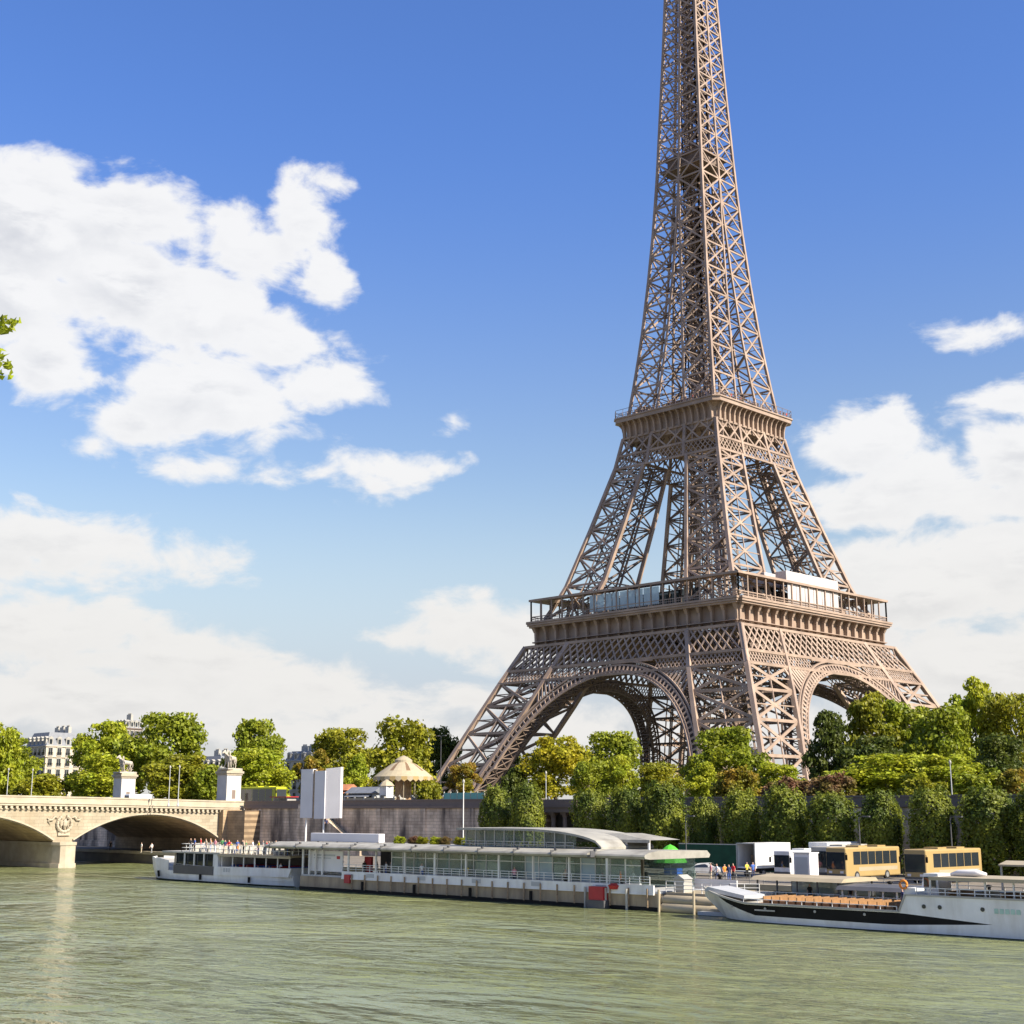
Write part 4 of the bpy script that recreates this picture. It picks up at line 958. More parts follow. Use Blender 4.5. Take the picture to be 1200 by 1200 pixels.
def person(loc, rz, pose, top, leg_, hair, label, group=None, scale=1.0):
    o = link('person', PM[pose]); o.location = loc; o.rotation_euler = (0, 0, rz); o.scale = (scale,)*3
    for i, m in enumerate((SKIN, CLO[top], CLO[leg_], HAIR[hair])):
        o.material_slots[i].link = 'OBJECT'; o.material_slots[i].material = m
    return tag(o, label, 'person', group)

# ------------------------------------------------------------------ statues on the bridge pedestals
def skin_mesh(chains, roots, mats, fn=None, lv=1):
    V_ = []; E_ = []; Rr = []; names = {}
    for ch in chains:
        prev = names[ch[0]] if isinstance(ch[0], str) else None
        for it in ch[1:] if isinstance(ch[0], str) else ch:
            p, r = it[0], it[1]; V_.append(p); Rr.append(r); j = len(V_)-1
            if len(it) > 2: names[it[2]] = j
            if prev is not None: E_.append((prev, j))
            prev = j
    me = bpy.data.meshes.new('s'); me.from_pydata(V_, E_, []); o = bpy.data.objects.new('skin_source', me); C.objects.link(o); o.modifiers.new('skin', 'SKIN')
    for i, sv in enumerate(me.skin_vertices[0].data): sv.radius = (Rr[i], Rr[i]); sv.use_root = i in [names[r] for r in roots]
    o.modifiers.new('sub', 'SUBSURF').levels = lv
    dg = bpy.context.evaluated_depsgraph_get(); m2 = bpy.data.meshes.new_from_object(o.evaluated_get(dg)); bpy.data.objects.remove(o)
    for m in mats: m2.materials.append(m)
    m2.polygons.foreach_set('use_smooth', [True]*len(m2.polygons)); return m2
horse = [[((0,.75,1.35),.30,'rump'), ((0,.3,1.30),.31), ((0,-.15,1.30),.30), ((0,-.6,1.38),.28,'chest'), ((0,-.85,1.75),.19), ((0,-1.0,2.1),.14,'poll'), ((0,-1.22,2.02),.11), ((0,-1.48,1.78),.075)],
 ['poll', ((.07,-.95,2.28),.03)], ['poll', ((-.07,-.95,2.28),.03)], ['rump', ((0,1.0,1.4),.08), ((0,1.15,1.0),.07), ((0,1.12,.6),.03)]]
for s in (-1, 1):
    horse += [['rump', ((s*.17,.72,1.1),.20), ((s*.18,.58,.78),.12), ((s*.18,.86,.46),.07), ((s*.18,.80,.12),.055), ((s*.18,.72,.04),.075)],
              ['chest', ((s*.16,-.6,1.05),.15), ((s*.16,-.62,.62),.08), ((s*.16,-.62 if s > 0 else -.8,.3),.06), ((s*.16,-.62 if s > 0 else -.72,.06),.07)]]
man = [[((.62,-.75,1.05),.16,'hip'), ((.62,-.75,1.4),.18,'ch2'), ((.62,-.76,1.66),.08), ((.62,-.79,1.84),.12), ((.62,-.8,1.98),.13), ((.62,-.78,2.14),.05)],
 ['hip', ((.52,-.75,.95),.12), ((.5,-.82,.5),.09), ((.5,-.75,.06),.06)], ['hip', ((.74,-.75,.95),.12), ((.76,-.72,.5),.09), ((.78,-.66,.06),.06)],
 ['ch2', ((.40,-.8,1.5),.07), ((.25,-.95,1.72),.055), ((.1,-1.1,1.85),.05)], ['ch2', ((.85,-.74,1.5),.08), ((.95,-.7,1.15),.06), ((.9,-.85,.9),.05)]]
STAT = skin_mesh(horse+man, ['rump', 'hip'], [BRONZE], lv=1)
def pedestal(x, y, label, slabel, rz):
    t = thing('statue_pedestal', label, 'pedestal', (x, y, 9.3)); t.scale = (.76, .76, 1)
    b = MB(); b.box(-2.5,2.5,-2.5,2.5,0,1.6); b.build('plinth', STONE_T, t)
    b = MB(); b.box(-2.05,2.05,-2.05,2.05,1.6,6.3); b.box(-2.2,2.2,-2.2,2.2,1.6,2.0); b.build('shaft', MARBLE, t)
    b = MB(); b.box(-2.25,2.25,-2.25,2.25,6.3,6.6); b.box(-2.5,2.5,-2.5,2.5,6.6,7.0); b.box(-2.2,2.2,-2.2,2.2,7.0,7.3); b.build('cornice', STONE_T, t)
    b = MB(); b.prism([(2.053,-.5),(2.053,.5),(2.09,.5),(2.09,-.5)], 'z', 1.7, 3.6); b.build('niche_panel', QCAP, t)
    o = link('equestrian_statue', STAT); o.location = (x, y, 16.78); o.rotation_euler = (0, 0, rz); o.scale = (1.5,)*3
    bb = MB(); bb.box(-.55,1.05,-1.5,1.15,-.12,.04); pl = bb.build('statue_base', BRONZE, o)
    tag(o, slabel, 'statue')
pedestal(15.0, -169.2, 'white stone pedestal at the near bridge corner beside the yellow bus', 'statue of a man standing beside his horse on the nearer pedestal', PI*.08)
pedestal(-20.2, -170.3, 'white stone pedestal on the far side of the bridge', 'statue of a man and horse on the farther pedestal', PI*.02)

# ------------------------------------------------------------------ boats
def hull_mesh(st, n_bands=None):
    """st: stations (x, half beam at deck, half beam at water, keel z, deck z)"""
    b = MB(); secs = []
    for (x, hd, hw, zk, zd) in st:
        secs.append([(x,-hd,zd),(x,-(hd*.8+hw*.2),zd*.6),(x,-hw,.15),(x,-hw*.6,zk),(x,hw*.6,zk),(x,hw,.15),(x,(hd*.8+hw*.2),zd*.6),(x,hd,zd)])
    for A, B_ in zip(secs[:-1], secs[1:]):
        for i in range(7): b.face([A[i], A[i+1], B_[i+1], B_[i]], 1 if i in (2,3,4) else 0)
        b.face([A[7], A[0], B_[0], B_[7]], 2)
    b.face(secs[0]); b.face(secs[-1][::-1]); return b
def rail(b, pts, h, step=1.3, t=.05, n=2, m=0):
    pts = [Vector(p) for p in pts]
    for p, q in zip(pts[:-1], pts[1:]):
        for k in range(1, n+1): b.beam(p+Vector((0,0,h*k/n)), q+Vector((0,0,h*k/n)), t, t, m)
        N = max(1, int((q-p).length/step))
        for i in range(N+1): s = p.lerp(q, i/N); b.beam(s, s+Vector((0,0,h)), t, t, m)
def orange_ring(name, par, loc, r=.38, ax='y'):
    b = MB(); pts = [(r*math.cos(2*PI*i/18), 0, r*math.sin(2*PI*i/18)) for i in range(19)]; b.tube(pts, .09, 6); return b.build(name, CLO['orange'], par, True, loc)

# --- excursion boat on the left, x 62.5..97, near side at y -214
TBY = -211.0
t = thing('tour_boat', 'white two deck sightseeing boat full of people on the left, moored by the bridge', 'boat', (60.4, TBY, 0))
st = [(0,.6,.3,-.2,2.75),(1.2,1.9,1.2,-.5,2.6),(3.5,2.75,2.2,-.7,2.15),(7,3.0,2.8,-.8,1.35),(14,3.0,2.9,-.8,1.0),(19,3.0,2.9,-.8,1.0),(30,3.0,2.9,-.8,1.15),(34.3,2.6,2.3,-.6,1.35)]
hull_mesh(st).build('hull', [WHITE, BLACK, OFFW], t)
b = MB(); b.prism([(18.8,1.0),(34.0,1.2),(34.6,2.25),(18.8,2.1)], 'y', -3.12, -2.9); b.prism([(18.8,1.0),(34.0,1.2),(34.6,2.25),(18.8,2.1)], 'y', 2.9, 3.12); b.box(34.0,34.2,-2.9,2.9,1.2,2.25); b.build('stern_bulwark', WHITE, t)
for s_ in (-1, 1):
    b = MB(); q = [(.15,s_*.62,2.7),(1.2,s_*1.92,2.55),(3.5,s_*2.76,2.1),(7,s_*3.01,1.3)]
    for p0_, p1_ in zip(q[:-1], q[1:]): b.hexa([p0_,p1_,(p1_[0],p1_[1]-s_*.1,p1_[2]),(p0_[0],p0_[1]-s_*.1,p0_[2]),(p0_[0],p0_[1],3.0-.02*p0_[0]),(p1_[0],p1_[1],3.0-.06*p1_[0]),(p1_[0],p1_[1]-s_*.1,3.0-.06*p1_[0]),(p0_[0],p0_[1]-s_*.1,3.0-.02*p0_[0])])
    b.build('bow_bulwark', WHITE, t)
b = MB(); b.box(8.4,17.8,-3.06,-2.98,.95,2.05); b.build('side_panel', DGREY, t)
b = MB(); b.box(8.4,17.8,-2.7,2.7,2.05,3.6); b.build('saloon_glazing', DGLASS, t)
for i in range(5): b = MB(); x = 8.5+i*2.3; b.box(x-.08,x+.08,-3.0,-2.84,1.0,3.7); b.build('post', WHITE if i else CREAM, t)
for i in range(7): b = MB(); x = 19.5+i*2.4; b.box(x-.06,x+.06,-2.95,-2.83,1.1,3.7); b.build('post', WHITE, t)
b = MB(); b.box(5.5,19.2,-3.1,3.1,3.62,3.82); b.build('front_roof', OFFW, t)
b = MB(); b.box(19.0,34.4,-3.15,3.15,3.5,3.72); b.box(18.9,34.5,-3.25,-3.1,3.38,3.62); b.build('upper_deck', CREAM, t)
b = MB(); b.box(17.9,18.8,-3.05,2.9,1.0,3.6); b.build('boarding_gate', WHITE, t)
b = MB(); rail(b, [(10,-2.95,3.82),(19,-2.95,3.82)], 1.0, 1.1); rail(b, [(19,-3.0,3.72),(34.2,-3.0,3.72),(34.2,3.0,3.72)], 1.05, 1.1); rail(b, [(10,2.95,3.82),(34.2,2.95,3.72)], 1.0, 1.5); rail(b, [(10,-2.95,3.82),(10,2.95,3.82)], 1.0); b.build('deck_railing', WHITE, t)
b = MB(); rail(b, [(7,-2.9,1.3),(18,-2.9,1.05)], .95, 1.1); b.build('lower_railing', CHROME, t)
b = MB(); b.box(19.0,33.8,2.55,2.7,1.1,3.5); b.build('dark_interior_sheet', DGREY, t)  # dark sheet added so the open aft deck reads shaded inside
for i in range(8): b = MB(); x = 20.4+i*1.75; b.box(x-.22,x+.22,-2.2,2.2,1.1,1.6); b.box(x+.15,x+.27,-2.2,2.2,1.6,2.35); b.build('seat_row', RED if i % 4 in (1,2) else CLO['blue'], t)
for i in range(12): b = MB(); x = 11.5+i*1.85; b.box(x-.2,x+.2,-2.3,2.3,3.8,4.22); b.box(x+.15,x+.24,-2.3,2.3,4.22,4.7); b.build('bench', OFFW, t)
b = MB(); b.prism([(26.5,3.72),(29.8,3.72),(29.5,5.1),(26.9,5.1)], 'y', -1.2, 1.2); b.box(26.3,30,-1.4,1.4,5.1,5.25); b.build('wheelhouse', CREAM, t)
b = MB(); b.box(27.1,29.3,-1.25,-1.21,4.2,4.95); b.build('window', DGLASS, t)
b = MB(); b.tube([(4.5,-2.8,.4),(4.5,-2.95,1.2)], .16, 8); b.tube([(15,-3.15,.3),(15,-3.15,1.0)], .16, 8); b.tube([(26,-3.2,.3),(26,-3.2,1.0)], .16, 8); b.build('fender', BLACK, t)
b = MB(); 
for i in range(3): b.box(20.2+i*.55,20.6+i*.55,-3.135,-3.123,1.45,1.95)
b.build('name_marking', GREYP, t)

# --- restaurant barge, x 98..154, near side y -215
BX0, BX1, BY0, BY1 = 98.0, 152.5, -215.0, -204.5
t = thing('restaurant_barge', 'long glass walled floating pavilion with grey roof moored along the quay', 'boat', (BX0, BY0, 0)); Lb = BX1-BX0; Wb = BY1-BY0
b = MB(); b.box(0,Lb,0,Wb,-.9,1.55); b.build('hull', mat('stained_tan_hull', (.34,.27,.18), .7, .12, .5, stain=(.14,.10,.07), stain_scale=.5, stain_amt=.75, streak=True), t)
b = MB(); b.box(-.05,Lb+.05,-.06,Wb,-.2,.34); b.build('waterline_band', BLACK, t)
b = MB(); b.box(8,Lb-.5,-.14,.02,1.55,2.3); b.box(8,Lb-.5,-.2,.02,1.42,1.56); b.build('white_strake', WHITE, t)
b = MB(); b.box(.1,Lb,.05,Wb,1.56,1.75); b.build('deck', GREYP, t)
for i in range(20): b = MB(); x = 10+i*2.28; b.box(x-.07,x+.07,-.3,-.21,.3,2.0); b.build('fender_post', STONE_D, t)
for i in range(5): b = MB(); x = 12+i*8.8; b.tube([(x,-.32,.35),(x,-.32,1.25)], .17, 8); b.build('fender', BLACK, t)
b = MB(); rail(b, [(8,-.05,2.3),(Lb-1,-.05,2.3)], .75, 1.2, .05, 3); b.build('deck_railing', WHITE, t)
# main roof with rounded fascia
b = MB(); prof = [(-.9,5.05),(-1.0,4.9),(-.9,4.72),(-.2,4.62),(Wb-.3,4.62),(Wb-.1,4.9),(Wb-.6,5.3),(1.2,5.42),(-.3,5.25)]
b.prism(prof, 'x', -6.0, 46.5); b.prism([(y+(.6 if y < 5 else -.6), z-.02) for y, z in prof], 'x', 46.5, 53.2); b.build('roof', ROOFG, t)
for i in range(11): b = MB(); x = -5+i*5.2; b.box(x-.04,x+.04,-1.02,-.3,4.72,5.3); b.box(x-.12,x+.12,-.4,-.2,5.25,5.45); b.build('roof_joint', DGREY, t)
for i in range(13):
    b = MB(); x = .4+i*1.25 if i < 4 else 9+(i-4)*4.9; b.box(x-.09,x+.09,-.05,.13,1.75,4.65); b.build('post', WHITE, t)
# glazed cabin, bay by bay
for i in range(19):
    x = 15.5+i*1.9; b = MB(); b.box(x+.05,x+1.85,1.0,1.04,2.35,4.55); b.build('window_pane', GLASS if i not in (11,12,15) else GLASS_S, t)
    b = MB(); b.box(x-.05,x+.05,.94,1.1,1.75,4.6); b.box(x+.05,x+1.85,.97,1.07,2.25,2.35); b.box(x+.05,x+1.85,.96,1.08,3.95,4.03); b.build('mullion', CHROME if i % 3 else WHITE, t)
b = MB(); b.box(15.5,51.6,1.0,1.06,1.75,2.25); b.build('sill_panel', GREYP, t)
b = MB(); b.box(15.5,15.6,1.0,Wb-.5,1.75,4.6); b.build('end_glazing', GLASS, t)
b = MB(); b.box(15.5,51.6,Wb-1.2,Wb-1.1,1.75,4.6); b.build('rear_glazing', GLASS, t)
for i in range(9):                                         # dining tables and chairs
    x = 17.5+i*3.7; b = MB(); b.box(x-.5,x+.5,2.2,3.2,2.45,2.52,0); b.box(x-.06,x+.06,2.64,2.76,1.75,2.45,1); b.box(x-1.2,x-.75,2.4,3.0,1.75,2.2,1); b.box(x-1.22,x-1.12,2.4,3.0,2.2,2.65,1); b.box(x+.75,x+1.2,2.4,3.0,1.75,2.2,1); b.box(x+1.12,x+1.22,2.4,3.0,2.2,2.65,1)
    b.build('dining_set', [WHITE, TEAK], t)
for x0, x1, m in ((29.3,32.5,QCAP),(40,43.5,TEAK),(21,24,CREAM)): b = MB(); b.box(x0,x1,4.5,5.1,1.75,4.4); b.build('bar_block', m, t)
b = MB(); b.box(1.2,7.6,.3,.42,2.15,4.5); b.box(1.15,7.65,.25,.47,3.28,3.38); b.build('notice_panel', TARP, t)
b = MB(); b.box(2.2,6.2,.27,.298,3.9,4.1,0); b.box(2.2,5.4,.27,.298,3.62,3.74,0); b.box(6.5,7.1,.27,.298,3.6,3.95,1); b.build('notice_lettering', [GREYP, RED], t)
b = MB(); b.box(8.2,15.2,5.5,5.7,1.75,4.6); b.box(8.2,15.2,Wb-1,Wb-.8,1.75,4.6); b.build('entrance_back_wall', DGREY, t)
b = MB(); b.box(9.0,10.2,2.4,2.7,2.1,3.9); b.build('red_panel', RED, t)
b = MB(); b.box(8.7,9.7,-.35,-.15,1.0,1.95); b.build('red_box', RED, t)
for i in range(6):
    b = MB(); x = 18+i*6.1; b.lathe([(.02,.75),(.28,.3),(.3,0)], 10, (x, 3.2, 3.65)); b.build('pendant_lamp', CREAM if i % 2 else RED, t)
for i in range(4):
    b = MB(); x = 19.5+i*8.2; b.box(x,x+1.2,Wb-1.5,Wb-1.3,2.0,4.3); b.build('curtain', [CREAM, TEAK, RED, CREAM][i], t)
for i in range(5):
    b = MB(); x = 12.5+i*8.6; b.box(x,x+1.3,-.17,-.145,1.72,2.14); b.build('strake_panel', GREYP, t)
# long white box sign on the roof at its left end
b = bev((13, .9, 1.0), .05); o = b.build('roof_sign', TARP, t); o.location = (3.4, 4.2, 5.45)
for i in range(4): b = MB(); x = -2.2+i*3.8; b.box(x-.06,x+.06,4.1,4.3,5.2,5.5); b.build('sign_foot', CHROME, t)
# vaulted glazed upper storey
VX0, VX1 = 26.3, 46.5
def vz(x):
    u = (x-VX0)/(VX1-VX0); return 7.15 if u < .42 else 5.45+(1.7)*math.sqrt(max(0, 1-((u-.42)/.58)**2))
b = MB(); n = 26; xs = [VX0-.5]+[VX0+(VX1-VX0)*i/n for i in range(n+1)]
for x0, x1 in zip(xs[:-1], xs[1:]):
    z0, z1 = vz(max(x0,VX0)), vz(max(x1,VX0)); w0 = 1.2
    b.hexa([(x0,w0,z0-.06),(x1,w0,z1-.06),(x1,Wb-1.2,z1-.06),(x0,Wb-1.2,z0-.06),(x0,w0,z0+.16),(x1,w0,z1+.16),(x1,Wb-1.2,z1+.16),(x0,Wb-1.2,z0+.16)])
vault = b.build('vault_roof', ROOFG, t)
for i in range(11):
    x0 = VX0+.3+i*1.45; x1 = x0+1.4; 
    if vz(x1) < 5.8: continue
    b = MB(); b.face([(x0,2.0,5.4),(x1,2.0,5.4),(x1,2.0,vz(x1)-.1),(x0,2.0,vz(x0)-.1)]); b.build('upper_pane', GLASS, t)
    b = MB(); b.box(x0-.06,x0+.04,1.9,2.06,5.4,vz(x0)-.05); b.build('upper_mullion', CHROME, t)
b = MB(); b.box(VX0,VX0+.06,2.0,Wb-2,5.4,7.05); b.build('upper_end_glazing', GLASS, t)
b = MB(); rail(b, [(VX0,1.6,5.42),(VX1-4,1.6,5.42)], .55, 1.2, .05); b.build('roof_railing', CHROME, t)
for i in range(7):
    x = 12+i*1.9; o = link('roof_planter', CR['shrub'][i % 3], t, (x, 5.2+.5*(i % 2), 5.3)); o.scale = (1.9, 1.3, 1.05); o.material_slots[0].link = 'OBJECT'; o.material_slots[0].material = [L_LIGHT, L_RED, L_OLIVE][i % 3]
# small canopy on the stern end of the roof
b = MB(); b.hexa([(39.5,5.2,6.25),(49.3,5.2,6.25),(49.3,Wb-.4,6.25),(39.5,Wb-.4,6.25),(40.6,5.9,6.85),(45,5.9,6.85),(45,Wb-1.2,6.85),(40.6,Wb-1.2,6.85)]); b.box(39.4,49.4,5.1,5.22,6.0,6.28); b.build('roof_canopy', ROOFG, t)
for x in (43.2,46.2,49.1): b = MB(); b.box(x-.09,x+.09,5.25,5.43,5.3,6.2); b.build('canopy_post', WHITE, t)
b = MB(); b.box(46.5,48.3,-.75,.0,.75,2.0); b.build('red_locker', RED, t)
b = MB(); b.box(46.3,48.5,-.85,.1,-.2,.74); b.build('locker_shelf', DGREY, t)
for i in range(3): b = MB(); x = 45.7+i*2.6; b.tube([(x,-.35,-.4),(x,-.35,1.9)], .12, 8); b.build('mooring_pile', OFFW, t)
b = MB(); b.lathe([(.45,0),(.62,.35),(.3,.55)], 12, (49.2, -.1, 1.8)); b.build('life_raft', RED, t)
# --- landing stage between barge and ship
t = thing('landing_stage', 'tan floating landing stage with rounded pontoons between the pavilion and the white ship', 'pontoon', (152.9, -215.2, 0))
for i, (z, y) in enumerate(((.35,0),(1.05,.35))):
    b = MB(); b.tube([(0,y,z),(.3,y,z),(7.6-i*1.6,y,z),(7.9-i*1.6,y,z)], [.3,.46,.46,.3], 14); b.build('float', CREAM, t, True)
b = MB(); b.box(-.2,8.6,.4,9,-.6,.55); b.build('pontoon_base', STONE_D, t)
b = MB(); b.box(0,9.5,.8,9,1.5,1.72); b.build('pontoon_deck', CREAM, t)
b = MB(); rail(b, [(0,.8,1.72),(7.2,.8,1.72),(9.4,2.2,1.72)], 1.0, .9, .05, 3); b.build('pontoon_railing', WHITE, t)
b = MB(); b.box(1.6,6.4,3.0,3.12,2.0,2.9); b.build('white_board', TARP, t)
b = MB(); b.box(.6,1.8,1.2,2.4,1.72,2.9); b.prism([(.5,2.9),(1.9,2.9),(1.2,3.3)], 'y', 1.1, 2.5); b.build('ticket_hut', OFFW, t)
b = MB(); b.box(5,10.5,-1.1,.0,.02,.32); b.build('gangplank', GREYP, t)
for x in (.2,4.2,8.0): b = MB(); b.tube([(x,-.55,-1),(x,-.55,2.0)], .12, 8); b.build('mooring_pile', CREAM, t)

# --- white passenger ship on the right, bow to the left
SX0 = 159.5; SYC = -217.2
t = thing('passenger_ship', 'white ship with black swoosh on its hull and tan open deck at lower right', 'boat', (SX0, SYC, 0))
def sheer(x): return 2.55-1.0*min(1, x/6.0)+.0 if x < 6 else (1.55 if x < 20.5 else (1.55+1.25*min(1, (x-20.5)/.6)))
def hbd(x): return min(2.9, .12+2.9*(1-math.exp(-x/2.3))) if x < 34 else 2.9-.5*max(0, (x-40)/6)
def hbw(x): return 0 if x < 2.2 else min(2.75, 2.8*(1-math.exp(-(x-2.2)/2.6)))
def swl(x):   # lower edge of the black band, as height
    if x < 3: return 1.9
    if x < 7: return 1.9-1.32*((x-3)/4)**.7
    if x <= 28: return .58-.08*(x-7)/21+.45*max(0, (x-20)/8)
    return 9
def swh(x):
    if x < 3: return 1.9
    if x < 20.5: return sheer(x)-.12
    if x <= 28: return 1.43+(.95-1.43)*(x-20.5)/7.5
    return 9
b = MB(); xs = [0,.5,1,1.6,2.2,3,3.8,4.6,5.4,6.2,7,9,11,13,15,17,19,20.5,21.1,23,25,27,28,30,33,36,40,44,46]
def sp(x, z, s):
    zt = sheer(x); u = min(1, max(0, z/zt)); w = hbw(x)*(1-u)+hbd(x)*u if x > 2.2 else hbd(x)*max(0, (u-(1-x/2.2)*.75))/(1-(1-x/2.2)*.75)
    rake = 0 if x > 2.2 else 0
    return (x, s*max(w, .02), z)
for x0, x1 in zip(xs[:-1], xs[1:]):
    for s in (-1, 1):
        def band(f0, f1, m):
            za, zb, zc, zd = f0(x0), f0(x1), f1(x1), f1(x0)
            b.face([sp(x0,za,s), sp(x1,zb,s), sp(x1,zc,s), sp(x0,zd,s)], m)
        lo0 = lambda x: max(.06, 1.75*(1-x/2.2)) if x < 2.2 else .06
        black = 3 <= x0 and x1 < 28.5
        if black:
            band(lo0, swl, 0); band(swl, swh, 1); band(swh, sheer, 0)
        else: band(lo0, sheer, 0)
        if x0 >= 2.2:
            b.face([(x0,s*hbw(x0)*.97,-.5),(x1,s*hbw(x1)*.97,-.5),sp(x1,.06,s),sp(x0,.06,s)], 1)
    b.face([sp(x0,sheer(x0)-.25,-1), sp(x1,sheer(x1)-.25,-1), sp(x1,sheer(x1)-.25,1), sp(x0,sheer(x0)-.25,1)], 2 if 5 < x0 < 20.5 else 3)
b.face([sp(46,.06,-1), sp(46,2.8,-1), sp(46,2.8,1), sp(46,.06,1)], 0)
b.build('hull', [WHITE, BLACK, TEAK, OFFW], t, recalc=False)
b = MB()
for x0, x1 in zip(xs[:-1], xs[1:]):
    if x1 <= 46 :
        for s in (-1,1):
            a = Vector(sp(x0, sheer(x0), s)); c = Vector(sp(x1, sheer(x1), s)); b.beam(a, c, .12, .14)
b.build('gunwale', OFFW, t)
b = MB(); b.prism([(1.0,2.3),(5.2,1.75),(5.2,2.05),(1.4,2.65)], 'y', -1.5, 1.5); b.build('bow_bulwark', GREYP, t)
for i in range(16): b = MB(); x = 7.3+i*.82; b.box(x,x+.62,-1.8,1.8,1.32,1.78); b.box(x,x+.08,-1.8,1.8,1.78,2.1); b.build('bench', TEAK, t)
b = MB(); rail(b, [(6,-2.75,1.55),(20.3,-2.85,1.55)], .35, 1.4, .05, 1); b.build('deck_railing', WHITE, t)
b = MB(); b.prism([(20.3,1.5),(21.8,1.5),(21.8,3.3),(21.0,3.3)], 'y', -2.6, 2.6); b.build('deckhouse_front', WHITE, t)
b = MB(); b.box(21.8,45.5,-2.6,2.6,1.95,2.1); b.build('upper_deck', OFFW, t)
b = MB(); rail(b, [(22,-2.75,2.8),(45.5,-2.75,2.8)], .55, 1.15, .05, 2); rail(b, [(22,2.75,2.8),(45.5,2.75,2.8)], .55, 1.4, .05, 2); b.build('upper_railing', WHITE, t)
for i in range(11): b = MB(); x = 23+i*2.2; b.box(x-.06,x+.06,-2.5,-2.38,2.1,4.05); b.build('canopy_post', WHITE, t)
b = MB(); b.box(23.2,46,-2.8,2.8,4.05,4.18); b.box(23.1,46.1,-2.86,-2.78,3.95,4.2); b.build('canopy', CREAM, t)
for i in range(10): b = MB(); x = 24+i*2.1; b.box(x-.25,x+.25,-2.0,2.0,2.1,2.55); b.box(x+.18,x+.28,-2.0,2.0,2.55,3.15); b.build('seat_row', OFFW if i % 2 else TEAK, t)
b = MB(); b.prism([(21.2,2.1),(22.9,2.1),(22.9,4.35),(21.7,4.35)], 'y', -1.0, 1.0); b.build('wheelhouse', WHITE, t)
b = MB(); b.box(21.7,22.7,-1.04,-1.0,3.3,4.1); b.build('window', DGLASS, t)
for x in (22.6,23.9,27.3): b = MB(); b.tube([(x,-2.84,2.0),(x,-2.92,2.0)], .16, 10); b.build('porthole', DGLASS, t)
for x in (8.2,13.0,17.5,4.5): b = MB(); z = 1.18; b.tube([(x,-abs(sp(x,z,-1)[1])+.02,z),(x,-abs(sp(x,z,-1)[1])-.06,z)], .11, 8); b.build('hull_lamp', OFFW, t)
b = MB(); b.box(7.2,9.2,-2.93,-2.90,.98,1.1,0); b.build('name_marking', OFFW, t)
b = MB(); 
for i in range(5): b.box(28.2+i*.42,28.5+i*.42,-2.885,-2.862,1.75,2.1)
b.build('stern_marking', mat('pale_green_marking', (.35,.5,.42), .6), t)
orange_ring('lifebuoy', t, (20.9, -2.72, 3.55), .3)
b = MB(); b.tube([(23.6,-.3,4.3),(24.3,-.3,4.42),(25.7,-.3,4.46),(26.5,-.3,4.38)], [.1,.25,.28,.12], 10); b.build('covered_tender', TARP, t, True)

# --- canopied pontoons behind the ship
def canopy(name, label, x0, x1, y0, y1, zt, m, posts, pm):
    t = thing(name, label, 'canopy', (x0, y0, 0)); W = x1-x0; D = y1-y0
    b = MB(); b.box(0,W,0,D,-.5,1.1); b.build('pontoon_base', STONE_D, t)
    b = MB(); b.prism([(-.2,zt),(D+.2,zt),(D-.2,zt+.3),(D/2,zt+.42),(.2,zt+.3)], 'x', -.3, W+.3); b.build('canopy_roof', m, t)
    for i in range(posts):
        for y in (.1, D-.1): b = MB(); x = .2+(W-.4)*i/(posts-1); b.box(x-.06,x+.06,y-.06,y+.06,1.1,zt); b.build('post', pm, t)
    b = MB(); rail(b, [(0,0,1.1),(W,0,1.1)], .95, 1.0, .05, 3); b.build('railing', WHITE, t)
    b = MB(); b.box(.3,W-.3,D-.3,D-.25,1.2,zt-.2); b.build('back_screen', GLASS_S, t)
    for i in range(3): b = MB(); x = W*(i+.6)/3.4; b.box(x-.6,x+.6,1.4,2.4,1.1,2.0); b.build('counter', OFFW, t)
    return t
canopy('boarding_canopy', 'tan flat topped boarding shelter behind the bow of the white ship', 161.3, 170.0, -212.2, -206.5, 3.05, CREAM, 5, DGREY)
canopy('boarding_canopy', 'dark grey curved awning behind the middle of the white ship', 170.6, 177.4, -213.2, -207.5, 2.55, DGREY, 6, WHITE)
t = thing('kiosk_box', 'plain white upright box standing before the left hand gold coach', 'kiosk', (156.2, -196.0, LQ))
b = bev((1.9, 1.6, 2.9), .06); b.build('cabinet', TARP, t); b = MB(); b.box(-.75,.75,-.83,-.803,.35,2.55); b.build('door_panel', GREYP, t); b = MB(); b.box(-1.0,1.0,-.88,.88,2.91,3.02); b.build('lid', WHITE, t)

